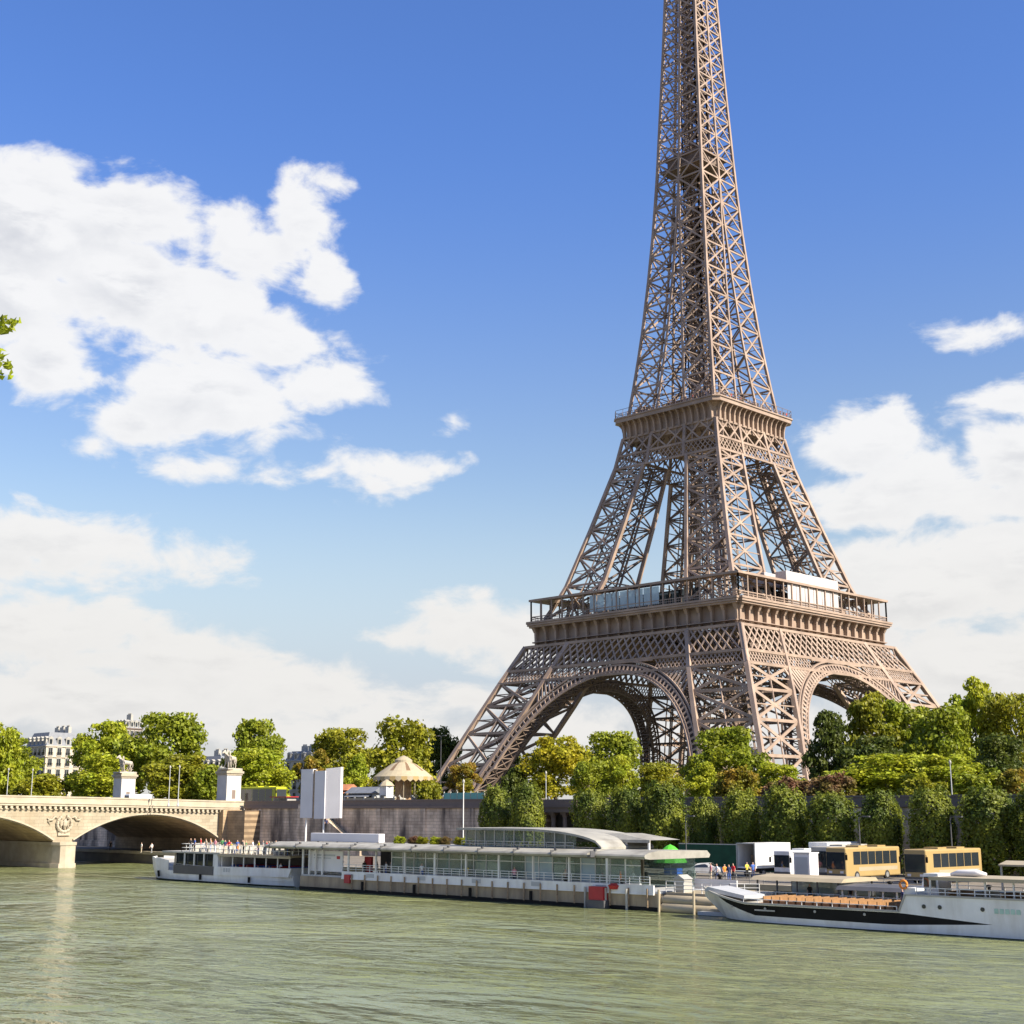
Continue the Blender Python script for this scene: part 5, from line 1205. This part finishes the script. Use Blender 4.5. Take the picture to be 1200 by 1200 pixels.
# ------------------------------------------------------------------ road vehicles
def wheel(par, x, y, r, w=.28):
    b = MB(); b.tube([(-w/2,0,0),(-w/2+.03,0,0),(w/2-.03,0,0),(w/2,0,0)], [r*.88,r,r,r*.88], 20); o = b.build('wheel', RUBBER, par, True, (x, y, r)); b = MB(); b.tube([(-w/2-.02,0,0),(w/2+.02,0,0)], r*.55, 14); b.build('rim', CHROME, o); return o
def coach(label, loc, rz, L=11.5, W=2.5, H=3.35, paint=None, group=None, roofm=None):
    """front at y=0 facing -y, body runs to +y"""
    t = thing('coach', label, 'coach', loc, rz, group); paint = paint or GOLD
    bm = bev((W, L, H-.35), .16, 3); o = bm.build('body', paint, t, True); o.location = (0, L/2, .35); o.data.polygons.foreach_set('use_smooth', [False]*len(o.data.polygons))
    b = MB(); b.prism([(-.03,1.15),(-.02,H-.5),(.12,H-.30),(.1,1.15)], 'x', -W/2+.12, W/2-.12); b.build('windscreen', DGLASS, t)
    n = 6; s0 = 1.3; sw = (L-1.9)/n
    for sx in (-1, 1):
        for i in range(n):
            b = MB(); x = sx*(W/2+.008); b.box(min(x,x-sx*.03), max(x,x-sx*.03), s0+i*sw+.04, s0+(i+1)*sw-.04, 1.6, H-.42); b.build('side_window', DGLASS, t)
        b = MB(); x = sx*(W/2+.006); b.box(min(x,x-sx*.02), max(x,x-sx*.02), s0+1, L-.6, .95, 1.35); b.build('side_stripe', CREAM, t)
        for y in (1.9 if L > 8 else 1.4, L-2.6): wheel(t, sx*(W/2-.12), y, .48)
        b = MB(); b.box(sx*(W/2-.55)-.2, sx*(W/2-.55)+.2, -.03, .03, .75, .98); b.build('headlight', TARP, t)
        b = MB(); b.tube([(sx*(W/2-.1),.2,H-.5),(sx*(W/2+.25),-.25,H-.7)], .03, 6); b.box(sx*(W/2+.25)-.11, sx*(W/2+.25)+.11, -.3, -.2, H-1.25, H-.7); b.build('mirror', BLACK, t)
    b = MB(); b.box(-W/2+.05, W/2-.05, -.06, .2, .38, .68); b.build('bumper', DGREY, t)
    b = MB(); b.box(-.8,.8,3,4.6,H,H+.16); b.box(-.8,.8,6.5,8,H,H+.16); b.build('roof_unit', paint, t)
    return t
coach('gold coach with dark windows parked nose to the river, leftmost of the two', (155.6, -189.5, LQ), -.06, 10, group='gold coaches parked on the quay')
coach('gold coach with dark windows parked nose to the river, rightmost of the two', (165.2, -190.5, LQ), -.06, 10.5, group='gold coaches parked on the quay')
coach('tan roofed coach between the white minibus and the left hand gold coach', (152.2, -187.0, LQ), -.02, 9, paint=OFFW)
coach('white minibus with large windscreen beside the open truck', (148.6, -189.0, LQ), -.05, 6.2, 2.2, 2.9, paint=WHITE)
yb = coach('bright yellow green tour bus behind the wall at the end of the bridge', (10.5, -154, UP+.05), PI/2+.02, 15, 2.5, 4.5, paint=mat('acid_yellow_paint', (.42,.42,.012), .4, .08, .5))
# box truck with its rear open
t = thing('box_truck', 'white box truck with open back facing the river', 'truck', (144.3, -189.5, LQ), -.04)
b = MB(); W, L, H = 2.5, 6.5, 3.55
b.box(-W/2,W/2,0,L,.95,1.1); b.box(-W/2,-W/2+.07,0,L,1.1,H); b.box(W/2-.07,W/2,0,L,1.1,H); b.box(-W/2,W/2,0,L,H,H+.08); b.box(-W/2+.07,W/2-.07,L-.08,L,1.1,H); b.build('cargo_box', WHITE, t)
b = MB(); b.box(-W/2-.03,-W/2+.1,-.05,.05,.9,H+.1); b.box(W/2-.1,W/2+.03,-.05,.05,.9,H+.1); b.box(-W/2,W/2,-.05,.05,H-.02,H+.1); b.build('rear_frame', CHROME, t)
b = MB(); b.box(-1.0,.1,2.2,3.4,1.1,2.3); b.box(-.1,1.0,3.0,4.2,1.1,1.9); b.box(-.7,.5,3.5,4.6,1.95,2.9); b.build('cargo', STONE_D, t)
b = MB(); b.box(-1.1,1.1,-1.5,-.05,.62,.72); b.build('tail_lift', GREYP, t)
bm = bev((2.3,1.9,2.2), .15); o = bm.build('cab', WHITE, t); o.location = (0, L+1.0, .5)
b = MB(); b.box(-1.1,1.1,.0,L+1.8,.6,.94); b.build('chassis', BLACK, t)
for sx in (-1,1):
    wheel(t, sx*1.05, 1.5, .46); wheel(t, sx*1.05, L+1.0, .46)
    b = MB(); b.box(sx*W/2-.12*sx-.08, sx*W/2-.12*sx+.08, -.08, -.05, .68, .86); b.build('tail_light', RED, t)
t = thing('box_trailer', 'white high sided lorry body parked to the right of the open truck', 'lorry', (148.4, -181.5, LQ), -.04)
bm = bev((2.5,7,2.6), .06); o = bm.build('cargo_box', WHITE, t); o.location = (0, 3.5, 1.05)
for sx in (-1,1): wheel(t, sx*1.05, 1.4, .46); wheel(t, sx*1.05, 5.6, .46)
b = MB(); b.box(-1.1,1.1,.1,6.8,.6,1.04); b.build('chassis', BLACK, t)
def car(label, loc, rz, paint, group=None):
    t = thing('car', label, 'car', loc, rz, group)
    pr = [(-2.1,.35),(-2.15,.62),(-2.0,.82),(-1.1,.92),(-.45,1.38),(.75,1.45),(1.55,1.02),(2.05,.95),(2.15,.6),(2.1,.35)]
    b = MB(); m = len(pr)
    for ya, yb, ins in ((-.85,.85,0),):
        L_ = [(x, -.85+(.16 if z > 1.1 else .0), z) for x, z in pr]; R_ = [(x, .85-(.16 if z > 1.1 else 0), z) for x, z in pr]
        b.face(L_); b.face(R_[::-1])
        for i in range(m): j = (i+1) % m; b.face([L_[i], L_[j], R_[j], R_[i]])
    b.build('body', paint, t)
    for s in (-1,1):
        b = MB(); y = s*.775; b.face([(-.95,s*.857,.95),(1.4,s*.857,.98),(.72,s*.70,1.40),(-.42,s*.70,1.33)]); b.build('side_window', DGLASS, t)
        for x in (-1.35,1.3):
            w = MB(); w.tube([(0,-.11,0),(0,.11,0)], .32, 16); o = w.build('wheel', RUBBER, t, True, (x, s*.78, .32)); w = MB(); w.tube([(0,-.12,0),(0,.12,0)], .18, 10); w.build('rim', CHROME, o)
        b = MB(); b.box(-2.14,-2.05,s*.6-.18,s*.6+.18,.62,.76); b.build('headlight', TARP, t)
    b = MB(); b.face([(-1.06,-.72,.955),(-1.06,.72,.955),(-.47,.64,1.37),(-.47,-.64,1.37)]); b.build('windscreen', DGLASS, t, recalc=False); b = MB(); b.face([(1.54,-.72,1.04),(.78,-.64,1.44),(.78,.64,1.44),(1.54,.72,1.04)]); b.build('rear_window', DGLASS, t, recalc=False)
    return t
car('white car parked beside the green parasol on the quay', (139.2, -190.5, LQ), .35, WHITE)
car('dark car parked close to the green cloth fence', (133.0, -186.0, LQ), .2, DGREY)
zr = 9.85
car('grey car on the bridge showing above the parapet at left', (12.5, -193.0, dz(-193)+.3), PI/2, GREYP)
car('white car on the bridge just right of the far pedestal', (11.0, -181.5, dz(-181)+.3), PI/2, WHITE)
car('dark red car on the bridge near the nearer pedestal', (9.0, -175.5, dz(-175)+.3), PI/2, mat('dark_red_paint', (.3,.05,.04), .35))
car('dark blue car on the embankment beside the carousel', (33.5, -157, UP+.04), .05, CLO['navy'])
t = thing('delivery_van', 'white van on the far side of the bridge right of the far pedestal', 'van', (2.5, -180.5, dz(-180)+.3), PI/2)
bm = bev((4.8,1.9,2.0), .18); o = bm.build('body', WHITE, t); o.location = (0,0,.35)
b = MB(); b.box(-2.42,-2.39,-.75,.75,1.35,2.0); b.build('windscreen', DGLASS, t)
for s in (-1,1):
    for x in (-1.5,1.5): w = MB(); w.tube([(0,-.11,0),(0,.11,0)], .34, 14); w.build('wheel', RUBBER, t, True, (x, s*.85, .34))

# ------------------------------------------------------------------ things on the lower quay
GREEN = mat('bright_green_cloth', (.06,.36,.02), .7, .1, 1); DGREEN = mat('dark_green_cloth', (.012,.06,.03), .85, .25, .8)
t = thing('cloth_fence', 'dark green cloth hoarding along the quay behind the bright green parasol', 'fence', (126.5, -178.5, LQ))
b = MB(); b.box(0,15.5,0,.06,.1,3.1); b.build('cloth', DGREEN, t); b = MB(); b.box(0,15.5,-.04,.1,3.1,3.2); b.build('top_rail', CHROME, t)
for i in range(8): b = MB(); x = .1+i*2.2; b.box(x-.05,x+.05,.07,.17,0,3.2); b.build('fence_post', CHROME, t)
t = thing('parasol', 'bright green half folded parasol with a blue base on the quay', 'parasol', (134.6, -190.5, LQ))
b = MB(); n = 10
pr = [(.06,3.35),(.5,3.15),(1.2,2.55),(1.75,1.7),(1.9,1.35)]
b.lathe(pr, 10); b.build('canopy', GREEN, t); b = MB(); b.tube([(0,0,.1),(0,0,3.4)], .04, 8); b.build('pole', CHROME, t); b = MB(); b.box(-.55,1.3,-.5,.5,0,.75); b.build('base', mat('blue_plastic', (.03,.12,.55), .5), t)
t = thing('folding_sign', 'tall white folded sail panels with a dark slot standing beside the quay stairs', 'sign', (68.4, -190, LQ))
p0 = at(351, 958, -190); k = (Vector((68,-190,9))-CAM).length/FPX
wl = 15*k; 
b = MB(); b.box(-3.6,-.75,-.3,.3,6.1,13.2); b.build('left_panel', TARP, t)
b = MB(); b.box(-.75,-.25,-.18,.22,6.0,13.1); b.build('dark_slot', STONE_D, t)
b = MB(); b.hexa([(-.25,-.3,6.0),(2.2,-.3,6.0),(2.2,.3,6.0),(-.25,.3,6.0),(-.25,-.3,12.9),(2.2,-.3,12.9),(2.2,.3,12.9),(-.25,.3,12.9)]); b.build('middle_panel', TARP, t)
b = MB(); b.hexa([(2.2,-.2,6.0),(4.6,.7,6.1),(4.6,1.1,6.1),(2.2,.2,6.0),(2.2,-.2,13.2),(4.6,.7,13.4),(4.6,1.1,13.4),(2.2,.2,13.2)]); b.build('right_panel', TARP, t)
for x in (-2.6,1.6): b = MB(); b.tube([(x,.1,0),(x,.1,6.2)], .13, 8); b.build('pole', WHITE, t)
b = MB(); b.box(-3.2,2.4,-.5,.7,0,.25); b.build('base_plate', CHROME, t)
# stairs from the upper quay down along the wall
t = thing('quay_stairs', 'stone stair flight running down the quay wall behind the white folded sign', 'stairs', (42, -168.4, LQ))
b = MB(); n = 30; L_ = 13.0; Ht = UP-LQ
b.box(-3.0,0,-2.4,0,0,Ht)
for i in range(n): b.box(L_*i/n, L_*(i+1)/n, -2.4, 0, 0, Ht*(1-(i+.5)/n))
b.build('steps', STONE_T, t)
b = MB(); b.hexa([(0,-2.75,-.02),(L_+.6,-2.75,-.02),(L_+.6,-2.4,-.02),(0,-2.4,-.02),(0,-2.75,Ht+1.0),(L_+.6,-2.75,.95),(L_+.6,-2.4,.95),(0,-2.4,Ht+1.0)]); b.box(-3.2,0,-2.75,-2.45,0,Ht+1.0); b.build('stair_parapet', QWALL, t)
def lamp(label, loc, h, m=None, two=True, globe=False, group=None):
    t = thing('street_lamp', label, 'street lamp', loc, 0, group); m = m or DGREY
    b = MB(); b.lathe([(.2,0),(.2,.25),(.11,.5),(.08,1.2),(.055,h)], 10); b.build('pole', m, t)
    if globe:
        b = MB(); b.lathe([(.05,h),(.13,h+.06),(.17,h+.24),(.13,h+.42),(.04,h+.5),(.01,h+.58)], 10); b.build('lantern', OFFW, t)
    else:
        for s in ((-1,1) if two else (1,)):
            b = MB(); b.tube([(0,0,h-.1),(s*.5,0,h+.15),(s*.95,0,h+.12)], .045, 6); o = b.build('arm', m, t); b = MB(); b.box(s*.95-.38,s*.95+.38,-.16,.16,h+.02,h+.17); b.build('lamp_head', m, o)
    return t
def px_xy(px, Y): p = at(px, 951.2, Y); return p.x
lamp('tall double headed street lamp right of the carousel', (px_xy(516,-146), -146, UP), 13.2)
lamp('thin white lamp mast standing in front of the quay wall behind the glass pavilion', (px_xy(543,-196), -196, LQ), 10.5, WHITE, False, True)
lamp('grey lantern lamp left of the golden yellow tree', (px_xy(640,-155), -155, UP), 5.6, GREYP, False, True)
lamp('grey lamp post between the third and fourth clipped trees right of the portal', (px_xy(803,-182), -182, LQ), 6.4, DGREY, False)
lamp('grey lamp post in the dark gap left of the right hand gold coach', (px_xy(1006,-182), -182, LQ), 6.4, DGREY, False)
lamp('grey lantern lamp above the widest clipped tree', (px_xy(1117,-155), -155, UP), 5.6, GREYP, False, True)
lamp('lamp post in the dark gap behind the roof of the right hand gold coach', (px_xy(1113,-182), -182, LQ), 6.4, DGREY, False)
for px, l in ((97,'bridge lamp left of the far pedestal, leftmost of two'), (121,'bridge lamp left of the far pedestal, rightmost of two'), (197,'bridge lamp between the pedestals, leftmost of two'), (208,'bridge lamp between the pedestals, rightmost of two')):
    lamp(l, (px_xy(px, -186), -186, dz(-186)+.3) if px > 150 else (-16, -197+(px-97)*.2, dz(-195)+.3), 6.4, GREYP, False, True, 'bridge lamps')
for i in range(9):
    tt = MB(); tt.lathe([(.26,0),(.2,.08),(.16,.45),(.27,.55),(.24,.68),(.05,.72)], 12); o = tt.build('bollard', BLACK, None, True, (112+i*9.5, -202.1, LQ+.12)); tag(o, 'black iron mooring bollard on the stone edge of the quay', 'bollard', 'mooring bollards along the quay edge')
t = thing('quay_hut', 'long low covered walkway roof along the quay edge behind the ship stern', 'shelter', (178, -199, LQ))
b = MB(); b.prism([(0,2.3),(3.2,2.3),(3.2,2.45),(1.6,2.75),(0,2.45)], 'x', 0, 16); b.build('roof', CREAM, t)
for i in range(5): b = MB(); b.box(.1+i*3.9,.25+i*3.9,.1,.25,0,2.3); b.build('post', OFFW, t)
t = thing('quay_barrier', 'row of low white quay barriers in front of the parked coaches', 'barrier', (140, -201.5, LQ))
b = MB(); rail(b, [(0,0,.0),(38,0,.0)], 1.0, 1.6, .06, 3); b.build('barrier_rail', OFFW, t)

# ------------------------------------------------------------------ upper quay: carousel, kiosks, hoarding
cx = at(472, 951, -150).x
t = thing('carousel', 'cream striped conical roofed carousel on the embankment left of the tower', 'carousel', (cx, -150, UP), .2); t.scale = (.66, .66, .98)
b = MB(); b.lathe([(0,0),(7.4,0),(7.4,.6),(0,.6)], 32); b.build('platform', CREAM, t)
STRIPE = mat('brown_stripe_cloth', (.16,.10,.055), .7, .1, 1)
b = MB(); n = 32; b.lathe([(8.2,6.05),(6.2,7.15),(3.6,8.35),(2.2,8.75)], n, mf=lambda i, k: 1 if (k % 4 == 0 and i > 0) else 0); b.build('canopy', [mat('cream_canvas', (.33,.28,.19), .8, .08, 1), STRIPE], t)
b = MB()
for k in range(32):
    a0 = 2*PI*k/32; a1 = 2*PI*(k+1)/32; am = (a0+a1)/2; r = 8.25
    b.face([(r*math.cos(a0),r*math.sin(a0),6.1),(r*math.cos(a1),r*math.sin(a1),6.1),(r*math.cos(a1),r*math.sin(a1),5.55),(r*math.cos(am),r*math.sin(am),5.15),(r*math.cos(a0),r*math.sin(a0),5.55)], k % 2)
b.build('scalloped_valance', [CREAM, GOLD], t)
b = MB(); b.lathe([(2.4,8.7),(2.4,9.15),(1.2,9.7),(.1,10.0)], 20); b.build('crown_cap', CREAM, t)
b = MB(); b.lathe([(2.3,.6),(2.3,5.9)], 16); b.build('centre_drum', mat('painted_drum', (.42,.27,.15), .6, .3, 1.5), t)
for k in range(14): a = 2*PI*k/14; b = MB(); b.lathe([(.09,.6),(.09,6.0)], 8, (7.0*math.cos(a), 7.0*math.sin(a), 0)); b.build('column', CREAM, t)
HORSE = skin_mesh(horse, ['rump'], [OFFW], lv=0)
for k in range(10): a = 2*PI*(k+.5)/10; o = link('carousel_horse', HORSE, t); o.location = (5.2*math.cos(a), 5.2*math.sin(a), 1.0); o.scale = (.8,)*3; o.rotation_euler = (0,0,a)
t = thing('carousel_fence', 'low cream fence wall in front of the carousel', 'fence', (cx-9, -160.5, UP))
b = MB(); b.box(0,19,0,.2,0,2.0); b.box(-.1,19.1,-.05,.25,2.0,2.15); b.build('panel', CREAM, t)
for i in range(8): b = MB(); x = .2+i*2.65; b.box(x-.18,x+.18,-.1,.3,0,2.35); b.build('pier', OFFW, t)
t = thing('ticket_booth', 'narrow white ticket booth at the left front of the carousel', 'booth', (at(455,951,-158).x, -158.5, UP), 0)
b = MB(); b.box(-.9,.9,-.8,.8,0,4.2); b.build('booth_wall', WHITE, t); b = MB(); b.lathe([(1.4,4.2),(.9,4.8),(.1,5.3)], 8); b.build('roof', CREAM, t); b = MB(); b.box(-.6,.6,-.83,-.8,1.2,2.6); b.build('window', DGLASS, t)
def kiosk(label, px, w, h, Y, wall, roof):
    t = thing('kiosk', label, 'kiosk', (px_xy(px, Y), Y, UP), .1)
    b = MB(); b.box(-w/2,w/2,-1.3,1.3,0,h); b.build('kiosk_wall', wall, t)
    b = MB(); b.prism([(-1.9,h),(1.9,h),(0,h+1.1)], 'x', -w/2-.5, w/2+.5); b.build('roof', roof, t)
    b = MB(); b.box(-w/2+.3,w/2-.3,-1.34,-1.3,1.0,h-.3); b.build('serving_hatch', DGLASS, t)
    b = MB(); b.hexa([(-w/2,-2.5,h-.7),(w/2,-2.5,h-.7),(w/2,-1.3,h-.25),(-w/2,-1.3,h-.25),(-w/2,-2.5,h-.62),(w/2,-2.5,h-.62),(w/2,-1.3,h-.17),(-w/2,-1.3,h-.17)]); b.build('awning', roof, t)
    return t
kiosk('small brick red kiosk right of the white folded panels', 402, 4.2, 3.6, -156, STONE_D, mat('terracotta_roof', (.40,.16,.08), .8, .2, 1))
kiosk('grey blue kiosk left of the carousel fence', 428, 6.0, 3.0, -158, GREYP, SLATE)
t = thing('hoarding', 'pale turquoise panelled hoarding on the wall at the left tower foot', 'hoarding', (px_xy(520,-164), -164, UP))
TURQ = mat('turquoise_panel', (.14,.36,.32), .6, .12, .6)
for i in range(6): b = MB(); b.box(.05+i*1.55,1.5+i*1.55,0,.1,.3,2.75); b.build('panel', TURQ, t); 
for i in range(7): b = MB(); x = i*1.55; b.box(x-.05,x+.05,-.04,.14,0,2.95); b.build('post', OFFW, t)
t = thing('kiosk', 'white topped stall with small red signs at the head of the quay stairs', 'kiosk', (px_xy(333,-161), -161, UP))
b = MB(); b.box(-2.2,2.2,-1,1,0,2.4); b.build('kiosk_wall', OFFW, t); b = MB(); b.box(-2.6,2.6,-1.5,1.3,2.4,2.55); b.build('roof', RED, t); b = MB(); b.box(-1.8,1.8,-1.04,-1.0,1.0,2.2); b.build('serving_hatch', DGLASS, t)

# ------------------------------------------------------------------ people, each where the photo shows one
cols = []
TOPS = ['red','white','pink','black','beige','yellow','blue','green','navy','orange','grey']; LEGS = ['blue','navy','grey','beige','black','white']
for i in range(30): cols.append((TOPS[(i*3) % 11], LEGS[(i*5+i//6) % 6], ['dark','brown','blond'][i % 3], ['stand','lean','stand','stand','sit'][i % 5]))
words = {'sit':'sitting','stand':'standing','lean':'leaning forward','walk':'walking'}
hn = {'dark':'dark haired','brown':'brown haired','blond':'fair haired'}
seen = set()
for i, (a, l, h, p) in enumerate(cols):
    x = 60.4+11.2+i*.76+(i > 8)*.6+R.uniform(-.25,.25); y = TBY+(-2.45 if i % 3 else -.6)+R.uniform(-.3,.3)
    lb = f'{hn[h]} person in {a} top and {l} trousers {words[p]} on the boat upper deck'
    person((x, y, 3.84 if x < 79.3 else 3.74), R.uniform(-.9,.9), p, a, l, h, lb, 'people on the upper deck of the sightseeing boat')
for i, (a, l, h, p) in enumerate([('white','blue','dark','sit'),('red','black','brown','sit'),('navy','grey','blond','sit'),('pink','white','dark','sit'),('white','beige','brown','stand')]):
    person((60.4+21.2+i*2.4, TBY-1.9, 1.1), R.uniform(-.5,.5), p, a, l, h, f'{hn[h]} person in {a} top and {l} trousers {words[p]} on the boat lower deck', 'people on the lower deck of the sightseeing boat')
for (x, a, l, h, p, lb) in [(107.2,'black','black','dark','stand','person all in black standing at the pavilion entrance'),(109.6,'navy','grey','brown','walk','person in navy top walking past the red panel of the pavilion'),(111.4,'white','blue','blond','stand','fair haired person in white standing by the pavilion entrance railing'),(112.7,'grey','navy','dark','stand','person in grey top beside the first glass bay of the pavilion')]:
    person((x, -213.2+R.uniform(-.3,.6), 1.75), R.uniform(-1,1), p, a, l, h, lb)
for (px, Y, z, a, l, h, p, lb) in [
 (838,-198,LQ,'white','navy','dark','walk','person in white shirt walking beside the white car'),(831,-197,LQ,'pink','beige','brown','stand','person in pink top standing by the white car'),
 (852,-199,LQ,'navy','blue','dark','stand','person in navy standing at the quay edge behind the ship bow'),(847,-198.5,LQ,'orange','grey','blond','walk','person in orange top walking behind the ship bow'),
 (857,-196,LQ,'red','black','dark','stand','person in red top near the back of the open truck'),(880,-191.5,LQ,'blue','navy','dark','stand','person in blue standing at the tail of the open truck'),
 (873,-192.0,LQ,'yellow','black','brown','lean','person in yellow vest leaning into the back of the open truck'),
 (945,-211,1.1,'black','navy','dark','stand','dark clad person under the tan boarding shelter'),(992,-210.5,1.1,'black','grey','brown','stand','dark clad person at the right end of the tan boarding shelter'),
 (1052,-216.5,1.35,'navy','black','dark','stand','crew member in navy standing at the deckhouse of the white ship'),
 (326,-166.4,UP,'red','blue','dark','stand','person in red leaning on the wall left of the white folded panels'),(331,-166.6,UP,'white','navy','brown','lean','person in white beside the person in red on the wall'),
 (338,-166.5,UP,'black','blue','dark','stand','person in black above the quay stairs'),(343,-166.3,UP,'blue','beige','blond','stand','fair haired person in blue above the quay stairs'),
 (348,-166.6,UP,'pink','navy','brown','stand','person in pink just left of the white folded panels'),
 (383,-173,6.2,'navy','black','dark','walk','dark clad person walking down the quay stairs'),
 (168,-186,LQ,'white','beige','dark','stand','person in white under the bridge arch, leftmost of two'),(180,-186,LQ,'white','grey','blond','walk','fair haired person in white under the bridge arch, rightmost of two'),
 (132,-183.5,LQ,'black','black','dark','stand','dark clad person deep under the bridge arch'),
 (705,-213.5,1.72,'red','navy','dark','lean','person in red at the stern end of the glass pavilion'),
 (740,-212,1.72,'white','black','dark','stand','person in white on the landing stage'),
]:
    person((px_xy(px, Y), Y, z), R.uniform(-1.2,1.2), p, a, l, h, lb)
DIN = [('red','black','dark'),('white','blue','brown'),('navy','grey','blond'),('yellow','black','dark'),('black','grey','brown'),('pink','navy','blond'),('blue','white','dark'),('beige','black','brown'),('green','navy','dark'),('orange','black','blond')]
for i, (a, l, h) in enumerate(DIN):
    if i % 2: person((BX0+17.5+i*3.55, BY0+.55, 1.76), R.uniform(-1.2,1.2), 'walk' if i % 4 == 1 else 'lean', a, l, h, f'{hn[h]} person in {a} top on the outer walkway of the glass pavilion', 'people on the glass pavilion walkway')
    else: person((BX0+16.55+(i//2)*7.4, BY0+2.75, 1.74), -PI/2, 'sit', a, l, h, f'{hn[h]} diner in {a} top seated inside the glass pavilion', 'diners inside the glass pavilion')
pmv = PM['stand']
for i in range(34):                                         # visitors at the rail of the second platform
    k = i % 2; a = -17+34*((i//2)+R.uniform(.1,.9))/17; q = rot(k, (a, -18.2, 121.02))
    person(q, R.uniform(-1,1)+k*PI/2, 'stand', R.choice(['black','navy','red','grey','beige']), 'navy', 'dark', 'tiny visitor standing at the railing of the upper tower platform', 'visitors at the upper platform railing')
